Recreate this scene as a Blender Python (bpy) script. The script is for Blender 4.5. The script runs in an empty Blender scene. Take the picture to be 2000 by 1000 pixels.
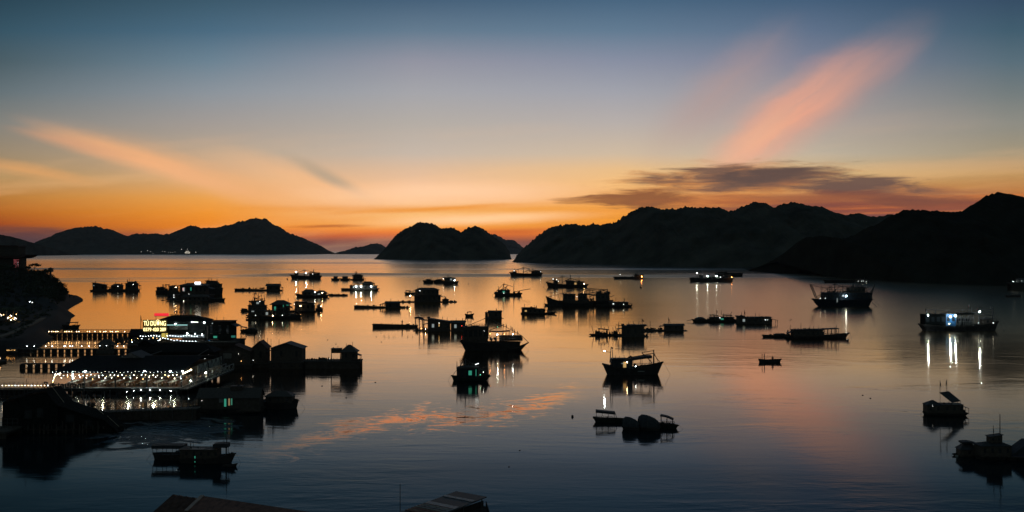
import bpy, math, random
import numpy as np
from mathutils import Vector, Matrix, noise as mnoise

sc = bpy.context.scene
COL = sc.collection

# ------------------------------------------------------------------ camera
EYE = 26.0            # eye height over the water
FPX = 1732.0          # focal length in photo pixels (photo is 2000 wide)
HOR = 491.0           # row of the horizon
cam = bpy.data.cameras.new("camera")
cam.sensor_width = 36.0
cam.lens = 36.0 * FPX / 2000.0
cam.shift_y = -(500.0 - HOR) / 2000.0
cam.clip_start = 1.0
cam.clip_end = 200000.0
camo = bpy.data.objects.new("camera", cam)
camo.location = (0, 0, EYE)
camo.rotation_euler = (math.radians(90), 0, 0)
COL.objects.link(camo)
sc.camera = camo
sc.view_settings.view_transform = 'Standard'
sc.view_settings.look = 'None'
sc.view_settings.gamma = 1.0
sc.view_settings.exposure = 0.0
sc.cycles.max_bounces = 6
sc.cycles.glossy_bounces = 4
sc.cycles.diffuse_bounces = 2
sc.cycles.sample_clamp_indirect = 4.0
sc.cycles.sample_clamp_direct = 0.0


def lin(h, k=1.0):
    h = h.lstrip('#')
    out = []
    for i in (0, 2, 4):
        c = int(h[i:i + 2], 16) / 255.0
        out.append(k * (c / 12.92 if c <= 0.04045 else ((c + 0.055) / 1.055) ** 2.4))
    return tuple(out)


# ------------------------------------------------------------------ node maths helper
class E:
    """a shader node socket one can calculate with"""
    nt = None

    def __init__(self, s):
        self.s = s

    @staticmethod
    def m(op, *a, clamp=False):
        n = E.nt.nodes.new('ShaderNodeMath')
        n.operation = op
        n.use_clamp = clamp
        for i, v in enumerate(a):
            if isinstance(v, E):
                E.nt.links.new(v.s, n.inputs[i])
            else:
                n.inputs[i].default_value = float(v)
        return E(n.outputs[0])

    def __add__(s, o): return E.m('ADD', s, o)
    def __radd__(s, o): return E.m('ADD', o, s)
    def __sub__(s, o): return E.m('SUBTRACT', s, o)
    def __rsub__(s, o): return E.m('SUBTRACT', o, s)
    def __mul__(s, o): return E.m('MULTIPLY', s, o)
    def __rmul__(s, o): return E.m('MULTIPLY', o, s)
    def __truediv__(s, o): return E.m('DIVIDE', s, o)
    def __rtruediv__(s, o): return E.m('DIVIDE', o, s)
    def __neg__(s): return E.m('MULTIPLY', s, -1.0)


def e_step(x, a, b, smooth=True):
    n = E.nt.nodes.new('ShaderNodeMapRange')
    n.interpolation_type = 'SMOOTHSTEP' if smooth else 'LINEAR'
    n.clamp = True
    E.nt.links.new(x.s, n.inputs['Value'])
    lo, hi, t0, t1 = (a, b, 0.0, 1.0) if a < b else (b, a, 1.0, 0.0)
    n.inputs['From Min'].default_value = lo
    n.inputs['From Max'].default_value = hi
    n.inputs['To Min'].default_value = t0
    n.inputs['To Max'].default_value = t1
    return E(n.outputs['Result'])


def e_vec(x, y, z=0.0):
    n = E.nt.nodes.new('ShaderNodeCombineXYZ')
    for i, v in enumerate((x, y, z)):
        if isinstance(v, E):
            E.nt.links.new(v.s, n.inputs[i])
        else:
            n.inputs[i].default_value = float(v)
    return E(n.outputs[0])


def e_noise(vec, scale=1.0, detail=3.0, rough=0.5, dist=0.0):
    n = E.nt.nodes.new('ShaderNodeTexNoise')
    E.nt.links.new(vec.s, n.inputs['Vector'])
    n.inputs['Scale'].default_value = scale
    n.inputs['Detail'].default_value = detail
    n.inputs['Roughness'].default_value = rough
    n.inputs['Distortion'].default_value = dist
    return E(n.outputs['Fac'])


def e_sep(vec):
    n = E.nt.nodes.new('ShaderNodeSeparateXYZ')
    E.nt.links.new(vec.s, n.inputs[0])
    return E(n.outputs[0]), E(n.outputs[1]), E(n.outputs[2])


def e_ramp(f, stops):
    n = E.nt.nodes.new('ShaderNodeValToRGB')
    cr = n.color_ramp
    while len(cr.elements) > 1:
        cr.elements.remove(cr.elements[-1])
    first = True
    for p, c in sorted(stops, key=lambda q: q[0]):
        if first:
            el = cr.elements[0]
            el.position = p
            first = False
        else:
            el = cr.elements.new(p)
        el.color = (*c, 1.0)
    E.nt.links.new(f.s, n.inputs[0])
    return E(n.outputs['Color'])


def e_mix(f, a, b, mode='MIX'):
    n = E.nt.nodes.new('ShaderNodeMix')
    n.data_type = 'RGBA'
    n.blend_type = mode
    n.clamp_factor = True
    for sock, v in ((n.inputs[0], f), (n.inputs[6], a), (n.inputs[7], b)):
        if isinstance(v, E):
            E.nt.links.new(v.s, sock)
        elif isinstance(v, (int, float)):
            sock.default_value = v
        else:
            sock.default_value = (*v, 1.0)
    return E(n.outputs[2])


# ------------------------------------------------------------------ sky after sunset
world = bpy.data.worlds.new("World")
sc.world = world
world.use_nodes = True
world.cycles.sampling_method = 'MANUAL'
world.cycles.sample_map_resolution = 1024
nt = world.node_tree
for n in list(nt.nodes):
    nt.nodes.remove(n)
E.nt = nt
tc = nt.nodes.new('ShaderNodeTexCoord')
dx, dy, dz = e_sep(E(tc.outputs['Generated']))
fy = E.m('MAXIMUM', dy, 0.02)
U = E.m('MINIMUM', E.m('MAXIMUM', dx / fy, -6.0), 6.0)
V = E.m('MINIMUM', E.m('MAXIMUM', dz / fy, 0.0), 4.0)
# the same two angles in degrees-like units: X grows to the right, Y up from the horizon
SX = U * 1732.0 + 1000.0
SY = 491.0 - V * 1732.0
T = E.m('MINIMUM', V * (1732.0 / 700.0), 1.0)


def column(rows):
    return e_ramp(T, [(max(0.0, min(1.0, (491.0 - y) / 700.0)), lin(c)) for y, c in rows])


cols = [
    (0, column([(-209, '182c39'), (-100, '22394a'), (0, '2c4756'), (60, '385666'), (120, '4d6068'), (180, '68757a'), (240, '88867f'),
                (300, '9d8a70'), (345, 'a78758'), (385, 'b57a38'), (415, 'b0641f'), (436, 'a04c1c'), (450, '6c3a30'), (470, '4e3e42'), (491, '4a3f44')])),
    (410, column([(-209, '20364a'), (-100, '2d475a'), (0, '3d5a6c'), (60, '4c6c82'), (120, '6e8595'), (180, '8f979f'), (240, 'a79f99'),
                  (300, 'b9a58e'), (330, 'c8a785'), (355, 'd9a872'), (385, 'e6a04e'), (415, 'ec9430'), (445, 'e58120'), (462, 'a8502c'), (480, '64454a'), (491, '5f4a4c')])),
    (810, column([(-209, '253c52'), (-100, '344e64'), (0, '48627a'), (60, '667d91'), (120, '9697a4'), (180, 'a9a9ae'), (240, 'b9b1a9'),
                  (300, 'c8b8a9'), (330, 'dcba9c'), (370, 'f0c097'), (398, 'f4bb7c'), (407, 'eea04a'), (418, 'f6bc76'), (440, 'f4a84e'),
                  (452, 'ec8032'), (461, 'c65f36'), (470, '7f4b44'), (484, '75504e'), (491, '8a6a60')])),
    (1210, column([(-209, '253e58'), (-100, '34506a'), (0, '4a6781'), (60, '647d94'), (120, '8b92a5'), (180, 'a5a6af'), (240, 'bcb3ae'),
                   (300, 'd0bba2'), (330, 'e6bc88'), (360, 'efbb7a'), (395, 'eca350'), (430, 'f09a30'), (455, 'd8742c'), (470, '8a5040'), (491, '806058')])),
    (1590, column([(-209, '233a54'), (-100, '324a66'), (0, '46607b'), (60, '61738c'), (120, '7f8497'), (180, '9c989d'), (240, 'b3a69f'),
                   (300, 'bdb19e'), (335, 'c9ae80'), (365, 'c9985c'), (392, 'b8683c'), (412, '98503c'), (430, '6e4a4c'), (491, '5a4548')])),
    (1970, column([(-209, '1c2f42'), (-100, '273c50'), (0, '384f66'), (60, '435f70'), (120, '5b707c'), (180, '767f80'), (240, '8f8f87'),
                   (300, 'a4967c'), (340, 'b88f5a'), (372, 'b87a42'), (395, '9c5536'), (420, '5e4448'), (491, '4a3d42')])),
]
base = cols[0][1]
for (xa, _), (xb, cb) in zip(cols[:-1], cols[1:]):
    base = e_mix(e_step(SX, xa, xb, False), base, cb)


def streak(cx, cy, half_len, half_wid, deg, warp=0.0, wscale=0.004, fall=(1.0, 0.0), seed=0.0, fib=0.0):
    """soft elongated cloud mask in sky angles; deg: tilt, positive = rising to the right"""
    c, s = math.cos(math.radians(deg)), math.sin(math.radians(deg))
    ax = SX - cx
    ay = cy - SY
    if warp:
        nz = e_noise(e_vec(SX * wscale, SY * wscale * 3.0, seed), 1.0, 4.0, 0.55)
        ay = ay + (nz - 0.5) * warp
    a = (ax * c + ay * s) / half_len
    b = (ay * c - ax * s) / half_wid
    d = E.m('SQRT', a * a + b * b)
    m = e_step(d, 1.0, 0.0)
    if fib:
        f = e_noise(e_vec((ax * c + ay * s) * 0.004, (ay * c - ax * s) * 0.05, seed + 5.0), 1.0, 4.0, 0.6)
        m = m * E.m('MINIMUM', E.m('MAXIMUM', 1.0 + (f - 0.5) * fib, 0.0), 1.3)
    return m


sky = base
# faint fibres of high cirrus over the whole glow
fib = e_noise(e_vec(SX * 0.0016 + SY * 0.002, SY * 0.014 + SX * 0.001, 3.3), 1.0, 5.0, 0.55)
glow = e_step(SY, 180.0, 380.0)
sky = e_mix(e_step(fib, 0.52, 0.72) * glow * 0.25, sky, lin('ffc890'))
sky = e_mix(e_step(fib, 0.47, 0.30) * e_step(SY, 330.0, 420.0) * 0.32, sky, lin('d98236'))
# pink rays to the right
sky = e_mix(streak(1655, 160, 250, 80, 36, 40, 0.006, fib=1.3, seed=2.0) * 0.55, sky, lin('b9938c'))
sky = e_mix(streak(1410, 180, 240, 85, 42, 46, 0.007, fib=1.3, seed=6.0) * 0.48, sky, lin('bd9b93'))
sky = e_mix(streak(1730, 128, 130, 34, 33, 26, 0.008, fib=1.2, seed=21.0) * 0.25, sky, lin('b8938e'))
sky = e_mix(streak(1535, 232, 275, 86, 37, 44, 0.007, fib=1.2) * 0.9, sky, lin('eba88e'))
sky = e_mix(streak(1480, 268, 130, 40, 36, 20, 0.009, fib=1.4, seed=31.0) * 0.7, sky, lin('f3b592'))
# orange streaks to the left
sky = e_mix(streak(420, 345, 440, 54, -16, 18, 0.006, fib=1.2, seed=1.0) * 0.55, sky, lin('edb07c'))
sky = e_mix(streak(285, 314, 300, 30, -18, 18, 0.008, fib=1.3, seed=1.0) * 1.0, sky, lin('eeb07e'))
sky = e_mix(streak(150, 283, 170, 20, -14, 14, 0.008, fib=1.4, seed=9.0) * 0.75, sky, lin('dba27c'))
sky = e_mix(streak(60, 334, 190, 20, -10, 12, 0.008, fib=1.3, seed=4.0) * 0.8, sky, lin('d9a066'))
sky = e_mix(streak(590, 352, 260, 44, -18, 12, 0.006, fib=0.6, seed=8.0) * 0.6, sky, lin('f3bb88'))
sky = e_mix(streak(640, 345, 130, 20, -27, 8, 0.006, seed=7.0) * 0.75, sky, lin('ab9c88'))
sky = e_mix(streak(860, 380, 400, 36, 1, 14, 0.006, fib=0.8, seed=12.0) * 0.8, sky, lin('fdcda4'))
sky = e_mix(streak(930, 428, 300, 17, 2, 9, 0.008, fib=0.6, seed=15.0) * 0.95, sky, lin('ffcc98'))
sky = e_mix(streak(840, 408, 300, 7, 3, 9, 0.008, fib=0.6, seed=16.0) * 0.75, sky, lin('ea9438'))
sky = e_mix(streak(640, 442, 110, 5, 1, 5, 0.01, seed=17.0) * 0.7, sky, lin('a5512a'))
sky = e_mix(streak(1000, 452, 150, 8, 2, 7, 0.01, fib=1.0, seed=18.0) * 0.6, sky, lin('bd5d30'))
# dark evening clouds to the right, with ragged edges
cn = e_noise(e_vec(SX * 0.010, SY * 0.045, 1.7), 1.0, 6.0, 0.62, 0.4)


def cloud(cx, cy, hl, hw, deg, dens, colour, seed, edge=0.55):
    global sky
    c, s = math.cos(math.radians(deg)), math.sin(math.radians(deg))
    ax, ay = SX - cx, cy - SY
    a = (ax * c + ay * s) / hl
    b = (ay * c - ax * s) / hw
    d = E.m('SQRT', a * a + b * b)
    nz = e_noise(e_vec(SX * 0.009 + seed, SY * 0.075, seed), 1.0, 7.0, 0.64, 0.5)
    m = e_step(d + (nz - 0.5) * 1.9, 1.0, 1.0 - edge)
    sky = e_mix(m * dens, sky, lin(colour))


strata = e_noise(e_vec(SX * 0.0022, SY * 0.075 + SX * 0.002, 6.1), 1.0, 4.0, 0.6)
zone = e_step(SX, 1120.0, 1420.0) * e_step(SY, 356.0, 392.0)
sky = e_mix(e_step(strata, 0.46, 0.66) * zone * 0.75, sky, lin('7b4840'))
sky = e_mix(e_step(strata, 0.46, 0.30) * zone * 0.6, sky, lin('dd7c3a'))
cloud(1440, 354, 290, 42, 2, 0.85, 'c07a42', 3.1, 0.8)
cloud(1455, 347, 235, 32, 2, 0.95, '73574a', 4.2, 0.6)
cloud(1510, 340, 130, 24, 4, 0.95, '5f4c46', 5.6, 0.6)
cloud(1250, 388, 165, 22, 2, 0.95, '8a5738', 6.3, 0.6)
cloud(1150, 392, 90, 9, 0, 0.6, 'a0683c', 7.7)
cloud(1690, 374, 240, 30, -3, 0.8, 'a76e4a', 8.8, 0.8)
cloud(1675, 362, 160, 24, -1, 0.95, '69524a', 9.4, 0.6)
cloud(1720, 386, 190, 16, -4, 0.8, '75493f', 10.2, 0.7)
cloud(1560, 388, 250, 15, 0, 0.7, '91573d', 11.3, 0.8)
cloud(1400, 395, 170, 15, 2, 0.55, 'b5683a', 12.9, 0.8)
cloud(1800, 394, 190, 18, 3, 0.75, '7a4a3c', 13.4, 0.8)
cloud(1500, 410, 260, 16, 0, 0.7, '7a4840', 14.1, 0.8)
cloud(100, 462, 220, 20, -4, 0.55, '4a3b42', 15.0, 0.8)
# the glow low over the sea
sky = e_mix(1.0, sky, e_mix(e_step(V, 0.16, 0.03), (1.0, 1.0, 1.0), (1.26, 1.23, 1.20)), 'MULTIPLY')
# higher and away from the sunset the sky is already night blue
sky = e_mix(e_step(V, 0.40, 1.6), sky, (0.026, 0.046, 0.066))
side = e_step(E.m('ABSOLUTE', U), 0.62, 2.2)
sky = e_mix(side, sky, (0.034, 0.052, 0.063))
sky = e_mix(e_step(dy, 0.25, 0.02), sky, (0.044, 0.065, 0.072))
sky = e_mix(e_step(dz, 0.0, -0.02), sky, (0.006, 0.008, 0.010))
bg = nt.nodes.new('ShaderNodeBackground')
nt.links.new(sky.s, bg.inputs[0])
bg.inputs[1].default_value = 1.0
out = nt.nodes.new('ShaderNodeOutputWorld')
nt.links.new(bg.outputs[0], out.inputs[0])


# ------------------------------------------------------------------ places on the water
def dist(py):
    return EYE * FPX / (py - HOR)


def at(px, py, z=0.0):
    """the point of the water under photo pixel (px, py)"""
    d = dist(py)
    return Vector(((px - 1000.0) / FPX * d, d, z))


def scale_at(py):
    return dist(py) / FPX


# ------------------------------------------------------------------ materials
MATS = {}


def mat(name, base=(0.05, 0.05, 0.05), rough=0.7, metal=0.0, bump=0.0, bscale=3.0, var=0.25, emit=None, power=0.0, spec=0.5):
    if name in MATS:
        return MATS[name]
    m = bpy.data.materials.new(name)
    m.use_nodes = True
    t = m.node_tree
    E.nt = t
    b = t.nodes['Principled BSDF']
    b.inputs['Roughness'].default_value = rough
    b.inputs['Metallic'].default_value = metal
    b.inputs['Specular IOR Level'].default_value = spec
    tc = t.nodes.new('ShaderNodeTexCoord')
    if emit:
        b.inputs['Base Color'].default_value = (*base, 1)
        b.inputs['Emission Color'].default_value = (*emit, 1)
        b.inputs['Emission Strength'].default_value = power
    else:
        n = e_noise(E(tc.outputs['Object']), bscale, 5.0, 0.6)
        lo = tuple(c * (1 - var) for c in base)
        hi = tuple(min(1, c * (1 + var)) for c in base)
        c = e_ramp(n, [(0.3, lo), (0.7, hi)])
        t.links.new(c.s, b.inputs['Base Color'])
        if bump:
            bn = t.nodes.new('ShaderNodeBump')
            bn.inputs['Strength'].default_value = bump
            bn.inputs['Distance'].default_value = 0.1
            t.links.new(n.s, bn.inputs['Height'])
            t.links.new(bn.outputs[0], b.inputs['Normal'])
    MATS[name] = m
    return m


def tag(o, label=None, cat=None, group=None, kind=None):
    if label: o['label'] = label
    if cat: o['category'] = cat
    if group: o['group'] = group
    if kind: o['kind'] = kind
    return o


def empty(name, loc, rz=0.0, label=None, cat=None, group=None):
    o = bpy.data.objects.new(name, None)
    o.empty_display_size = 0.5
    o.location = loc
    o.rotation_euler = (0, 0, rz)
    COL.objects.link(o)
    return tag(o, label, cat, group)


class MB:
    """collects simple shaped pieces into one mesh"""

    def __init__(self):
        self.v, self.f = [], []

    def add(self, verts, faces):
        k = len(self.v)
        self.v += [tuple(p) for p in verts]
        self.f += [tuple(i + k for i in f) for f in faces]
        return self

    def box(self, x0, x1, y0, y1, z0, z1):
        v = [(x0, y0, z0), (x1, y0, z0), (x1, y1, z0), (x0, y1, z0), (x0, y0, z1), (x1, y0, z1), (x1, y1, z1), (x0, y1, z1)]
        return self.add(v, [(3, 2, 1, 0), (4, 5, 6, 7), (0, 1, 5, 4), (1, 2, 6, 5), (2, 3, 7, 6), (3, 0, 4, 7)])

    def tube(self, pts, r, n=6, r1=None, cap=True):
        pts = [Vector(p) for p in pts]
        r1 = r if r1 is None else r1
        V0, F0 = [], []
        for i, p in enumerate(pts):
            t = (pts[min(i + 1, len(pts) - 1)] - pts[max(i - 1, 0)])
            t = t.normalized() if t.length > 1e-9 else Vector((0, 0, 1))
            a = t.cross(Vector((0, 0, 1)))
            if a.length < 1e-3: a = t.cross(Vector((1, 0, 0)))
            a.normalize()
            b = t.cross(a)
            rr = r + (r1 - r) * i / max(1, len(pts) - 1)
            for k in range(n):
                q = 2 * math.pi * k / n
                V0.append(p + a * (rr * math.cos(q)) + b * (rr * math.sin(q)))
        for i in range(len(pts) - 1):
            for k in range(n):
                F0.append((i * n + k, i * n + (k + 1) % n, (i + 1) * n + (k + 1) % n, (i + 1) * n + k))
        if cap:
            F0.append(tuple(range(n - 1, -1, -1)))
            F0.append(tuple((len(pts) - 1) * n + k for k in range(n)))
        return self.add(V0, F0)

    def ball(self, c, r, n=8, m=5, sq=(1, 1, 1)):
        V0 = [(c[0], c[1], c[2] + r * sq[2])]
        for j in range(1, m):
            p = math.pi * j / m
            for k in range(n):
                q = 2 * math.pi * k / n
                V0.append((c[0] + r * sq[0] * math.sin(p) * math.cos(q), c[1] + r * sq[1] * math.sin(p) * math.sin(q), c[2] + r * sq[2] * math.cos(p)))
        V0.append((c[0], c[1], c[2] - r * sq[2]))
        F0 = [(0, 1 + k, 1 + (k + 1) % n) for k in range(n)]
        for j in range(m - 2):
            for k in range(n):
                a = 1 + j * n
                F0.append((a + k, a + n + k, a + n + (k + 1) % n, a + (k + 1) % n))
        last = len(V0) - 1
        a = 1 + (m - 2) * n
        F0 += [(a + k, last, a + (k + 1) % n) for k in range(n)]
        return self.add(V0, F0)

    def prism(self, poly, y0, y1):
        """polygon in (x, z) pushed from y0 to y1"""
        n = len(poly)
        V0 = [(x, y0, z) for x, z in poly] + [(x, y1, z) for x, z in poly]
        F0 = [tuple(range(n)), tuple(range(2 * n - 1, n - 1, -1))]
        F0 += [(i, i + n, (i + 1) % n + n, (i + 1) % n) for i in range(n)]
        return self.add(V0, F0)

    def prism_x(self, poly, x0, x1):
        """polygon in (y, z) pushed from x0 to x1"""
        n = len(poly)
        V0 = [(x0, y, z) for y, z in poly] + [(x1, y, z) for y, z in poly]
        F0 = [tuple(range(n)), tuple(range(2 * n - 1, n - 1, -1))]
        F0 += [(i, i + n, (i + 1) % n + n, (i + 1) % n) for i in range(n)]
        return self.add(V0, F0)

    def grid(self, rows):
        """rows: equally long lists of points"""
        n = len(rows[0])
        V0 = [p for r in rows for p in r]
        F0 = [(i * n + j, i * n + j + 1, (i + 1) * n + j + 1, (i + 1) * n + j) for i in range(len(rows) - 1) for j in range(n - 1)]
        return self.add(V0, F0)

    def build(self, name, material, parent=None, loc=None, smooth=False):
        me = bpy.data.meshes.new(name)
        me.from_pydata(self.v, [], self.f)
        me.validate()
        if smooth:
            me.polygons.foreach_set('use_smooth', [True] * len(me.polygons))
        me.update()
        if material: me.materials.append(material)
        o = bpy.data.objects.new(name, me)
        COL.objects.link(o)
        if parent: o.parent = parent
        if loc is not None: o.location = loc
        return o
# ------------------------------------------------------------------ the sea
def make_water():
    m = bpy.data.materials.new("sea_water")
    m.use_nodes = True
    t = m.node_tree
    E.nt = t
    for n in list(t.nodes):
        t.nodes.remove(n)
    tc = t.nodes.new('ShaderNodeTexCoord')
    pos = E(tc.outputs['Object'])
    x, y, z = e_sep(pos)
    # wind patches: long streaks lying across the bay, rougher than the calm water between them
    pn = e_noise(e_vec(x * 0.0011, y * 0.0050, 0.7), 1.0, 4.0, 0.55, 0.3)
    edge = e_noise(e_vec(x * 0.0016, y * 0.0009, 5.1), 1.0, 4.0, 0.6)
    far = y + (edge - 0.5) * 1500.0
    sea = e_step(far, 1900.0, 3600.0) * 0.8
    patch = e_step(pn, 0.53, 0.62) * e_step(y, 600.0, 950.0) * e_step(y, 2600.0, 1600.0)
    fine = e_noise(e_vec(x * 0.02, y * 0.09, 2.2), 1.0, 3.0, 0.6)
    wind = E.m('MAXIMUM', patch * 0.9, sea)
    rough = 0.085 + e_step(y, 230.0, 800.0) * 0.04 + wind * 0.20 + (fine - 0.5) * 0.03
    # a light breeze on the right half of the bay
    breeze = e_step(x / y, 0.10, 0.26) * e_step(y, 190.0, 320.0) * e_step(y, 1100.0, 700.0)
    rough = rough + breeze * 0.09
    # a slick of calm near water, its orange reflection painted in by tilt and tint, and churned water by the docks
    t1 = (x + 28.9) / 39.0
    ly = (y - (122.0 + t1 * 36.6 + 5.0 * E.m('SINE', t1 * 7.0))) / 8.5
    lx = e_step(t1, -0.15, 0.12) * e_step(t1, 1.15, 0.80)
    sn = e_noise(e_vec(x * 0.11, y * 0.17, 9.0), 1.0, 7.0, 0.72, 1.6)
    sf = e_noise(e_vec(x * 0.5, y * 1.3, 3.0), 1.0, 3.0, 0.6)
    slick_glow = e_step(E.m('ABSOLUTE', ly) * 0.30 + (0.55 - sn) * 2.6 + (sf - 0.5) * 0.8, 0.50, -0.10) * lx
    # wash between the dock and the restaurant
    wash = e_step(x, -55.0, -60.0) * e_step(y, 142.0, 150.0) * e_step(y, 163.0, 160.0)
    rough = rough + wash * 0.07
    # cat's paws: patches where the surface is ruffled
    paw = e_step(e_noise(e_vec(x * 0.022, y * 0.05, 6.0), 1.0, 4.0, 0.6, 0.6), 0.46, 0.66)
    cx_ = (x + 49.5) / 9.0
    cy_ = (y - 128.0) / 13.0
    churn = e_step(E.m('SQRT', cx_ * cx_ + cy_ * cy_) + (sn - 0.5) * 2.6, 0.9, 0.35)
    # ripples
    r1 = e_noise(e_vec(x * 0.8, y * 1.5, 0.0), 1.0, 2.0, 0.5)
    r2 = e_noise(e_vec(x * 0.13, y * 0.42, 4.0), 1.0, 3.0, 0.6, 0.6)
    r3 = e_noise(e_vec(x * 0.03, y * 0.06, 8.0), 1.0, 2.0, 0.5)
    near = e_step(y, 500.0, 150.0)
    h = r1 * ((0.006 + paw * 0.010) * near + churn * 0.60) + r2 * ((0.024 + paw * 0.05) * near + churn * 0.25) + r3 * 0.03 * near
    bp = t.nodes.new('ShaderNodeBump')
    bp.inputs['Strength'].default_value = 0.55
    bp.inputs['Distance'].default_value = 1.0
    t.links.new(h.s, bp.inputs['Height'])
    # normals tilted by zone to steer the reflected sky: lower close by, higher in wind
    nrm_tilt = e_step(y, 560.0, 160.0) * 0.014 - 0.001 - breeze * 0.008 - wind * 0.009 + slick_glow * 0.052 - wash * 0.02
    nrm = t.nodes.new('ShaderNodeVectorMath')
    nrm.operation = 'NORMALIZE'
    t.links.new(e_vec(0.0, nrm_tilt, 1.0).s, nrm.inputs[0])
    t.links.new(nrm.outputs[0], bp.inputs['Normal'])
    # how much the surface mirrors at each grazing angle
    ge = t.nodes.new('ShaderNodeNewGeometry')
    dt = t.nodes.new('ShaderNodeVectorMath')
    dt.operation = 'DOT_PRODUCT'
    t.links.new(ge.outputs['Incoming'], dt.inputs[0])
    dt.inputs[1].default_value = (0, 0, 1)
    cosv = E(dt.outputs['Value'])
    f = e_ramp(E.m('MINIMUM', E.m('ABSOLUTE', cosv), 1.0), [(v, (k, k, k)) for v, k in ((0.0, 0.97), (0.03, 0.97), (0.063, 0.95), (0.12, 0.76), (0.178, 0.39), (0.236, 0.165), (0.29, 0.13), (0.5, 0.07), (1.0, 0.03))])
    f = E.m('MINIMUM', f * (1.0 - patch * 0.42) * (1.0 + slick_glow * 0.7), 1.0)
    tint = e_ramp(E.m('MINIMUM', E.m('ABSOLUTE', cosv), 1.0), [(0.015, (1.0, 0.93, 0.86)), (0.03, (1.0, 0.85, 0.62)), (0.08, (1.0, 0.83, 0.60)), (0.15, (1.0, 0.86, 0.74)), (0.23, (0.80, 0.95, 1.0))])  # warm-to-cool tint puts the reflected sky's colour into the mirror
    tint = e_mix(slick_glow * 0.9, tint, (1.0, 0.55, 0.43))  # orange of the reflection tinted into the band
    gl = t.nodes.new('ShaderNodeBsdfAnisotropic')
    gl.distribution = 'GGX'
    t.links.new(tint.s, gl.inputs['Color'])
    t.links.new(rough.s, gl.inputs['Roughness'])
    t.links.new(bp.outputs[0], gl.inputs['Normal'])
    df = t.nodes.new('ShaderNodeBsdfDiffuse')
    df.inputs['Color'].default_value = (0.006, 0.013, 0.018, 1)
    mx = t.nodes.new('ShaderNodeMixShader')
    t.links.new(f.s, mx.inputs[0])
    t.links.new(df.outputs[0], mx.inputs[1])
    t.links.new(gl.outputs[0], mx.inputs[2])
    o = t.nodes.new('ShaderNodeOutputMaterial')
    t.links.new(mx.outputs[0], o.inputs[0])
    return m


w = MB()
w.add([(-90000, -400, 0), (90000, -400, 0), (90000, 120000, 0), (-90000, 120000, 0)], [(0, 1, 2, 3)])
tag(w.build('water', make_water()), 'calm sea of the bay reflecting the sunset', 'water', kind='structure')


# ------------------------------------------------------------------ hills and islands
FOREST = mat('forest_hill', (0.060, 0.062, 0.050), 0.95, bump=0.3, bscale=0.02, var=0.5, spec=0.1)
FAR_FOREST = mat('far_forest_hill', (0.10, 0.09, 0.085), 0.95, bscale=0.004, var=0.3, spec=0.1)  # paler forest tone, distance haze put into the colour


def outline(points, x):
    for (xa, ya), (xb, yb) in zip(points[:-1], points[1:]):
        if xa <= x <= xb:
            k = (x - xa) / max(1e-6, xb - xa)
            return ya + (yb - ya) * k
    return points[-1][1] if x > points[-1][0] else points[0][1]


def hill(name, label, pts, base, depth, material, step=2.0, bump=1.6, seed=0.0, rows=22, ragged=1.0):
    """a wooded limestone hill: pts = ridge line as (x, y) sightings, base = sightings of the foot; the ridge lies depth behind the foot"""
    b = MB()
    x0, x1 = pts[0][0], pts[-1][0]
    n = int((x1 - x0) / step) + 1
    grid = []
    for j in range(-4, rows + 1):
        v = j / rows
        row = []
        for i in range(n):
            px = x0 + (x1 - x0) * i / (n - 1)
            yb = outline(base, px)
            df = EYE * FPX / (yb - HOR)
            dr = df + depth
            yr = outline(pts, px)
            hr = EYE + (HOR - yr) / FPX * dr
            k = dr / FPX
            # ragged tree tops along the ridge and knobs on the slope
            wx = (px - 1000) / FPX * dr
            q = Vector((wx / k * 0.14, seed, v * 7))
            rag = 1.7 * (mnoise.noise(q * 0.4) * 1.4 + (0.9 - abs(mnoise.noise(q * 0.9)) * 2.6) + (0.6 - abs(mnoise.noise(q * 2.1)) * 2.4)) * k * bump * ragged
            if v >= 0:
                prof = 1 - (1 - v) ** 1.3
                z = max(0.0, hr) * prof
                d = df + depth * v
                z += rag * (1.0 if v > 0.985 else 0.5) * min(1.0, v * 3) * min(1.0, hr / (10 * k))
                d += mnoise.noise(Vector((px * 0.03, v * 5, seed + 3))) * depth * 0.12 * math.sin(v * math.pi)
                xw = (px - 1000) / FPX * (dr if v > 0.0 else dr)
            else:
                # the far side falls away
                u = -v * rows / 4
                z = max(0.0, hr) * (1 - u ** 1.4) + rag * (1 - u) * min(1.0, hr / (10 * k))
                d = dr + depth * 0.8 * u
                xw = (px - 1000) / FPX * dr
            row.append((xw, d, z - 0.3 if v <= 0 and j == 0 else z, ))
        grid.append((v, row))
    front = [r for v, r in grid if v >= 0]
    back = [r for v, r in grid if v < 0]           # from far foot up to the ridge
    rows_all = front + back[::-1]
    b.grid(rows_all)
    o = b.build(name, material, smooth=False)
    return tag(o, label, 'hill', kind='structure')


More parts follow.
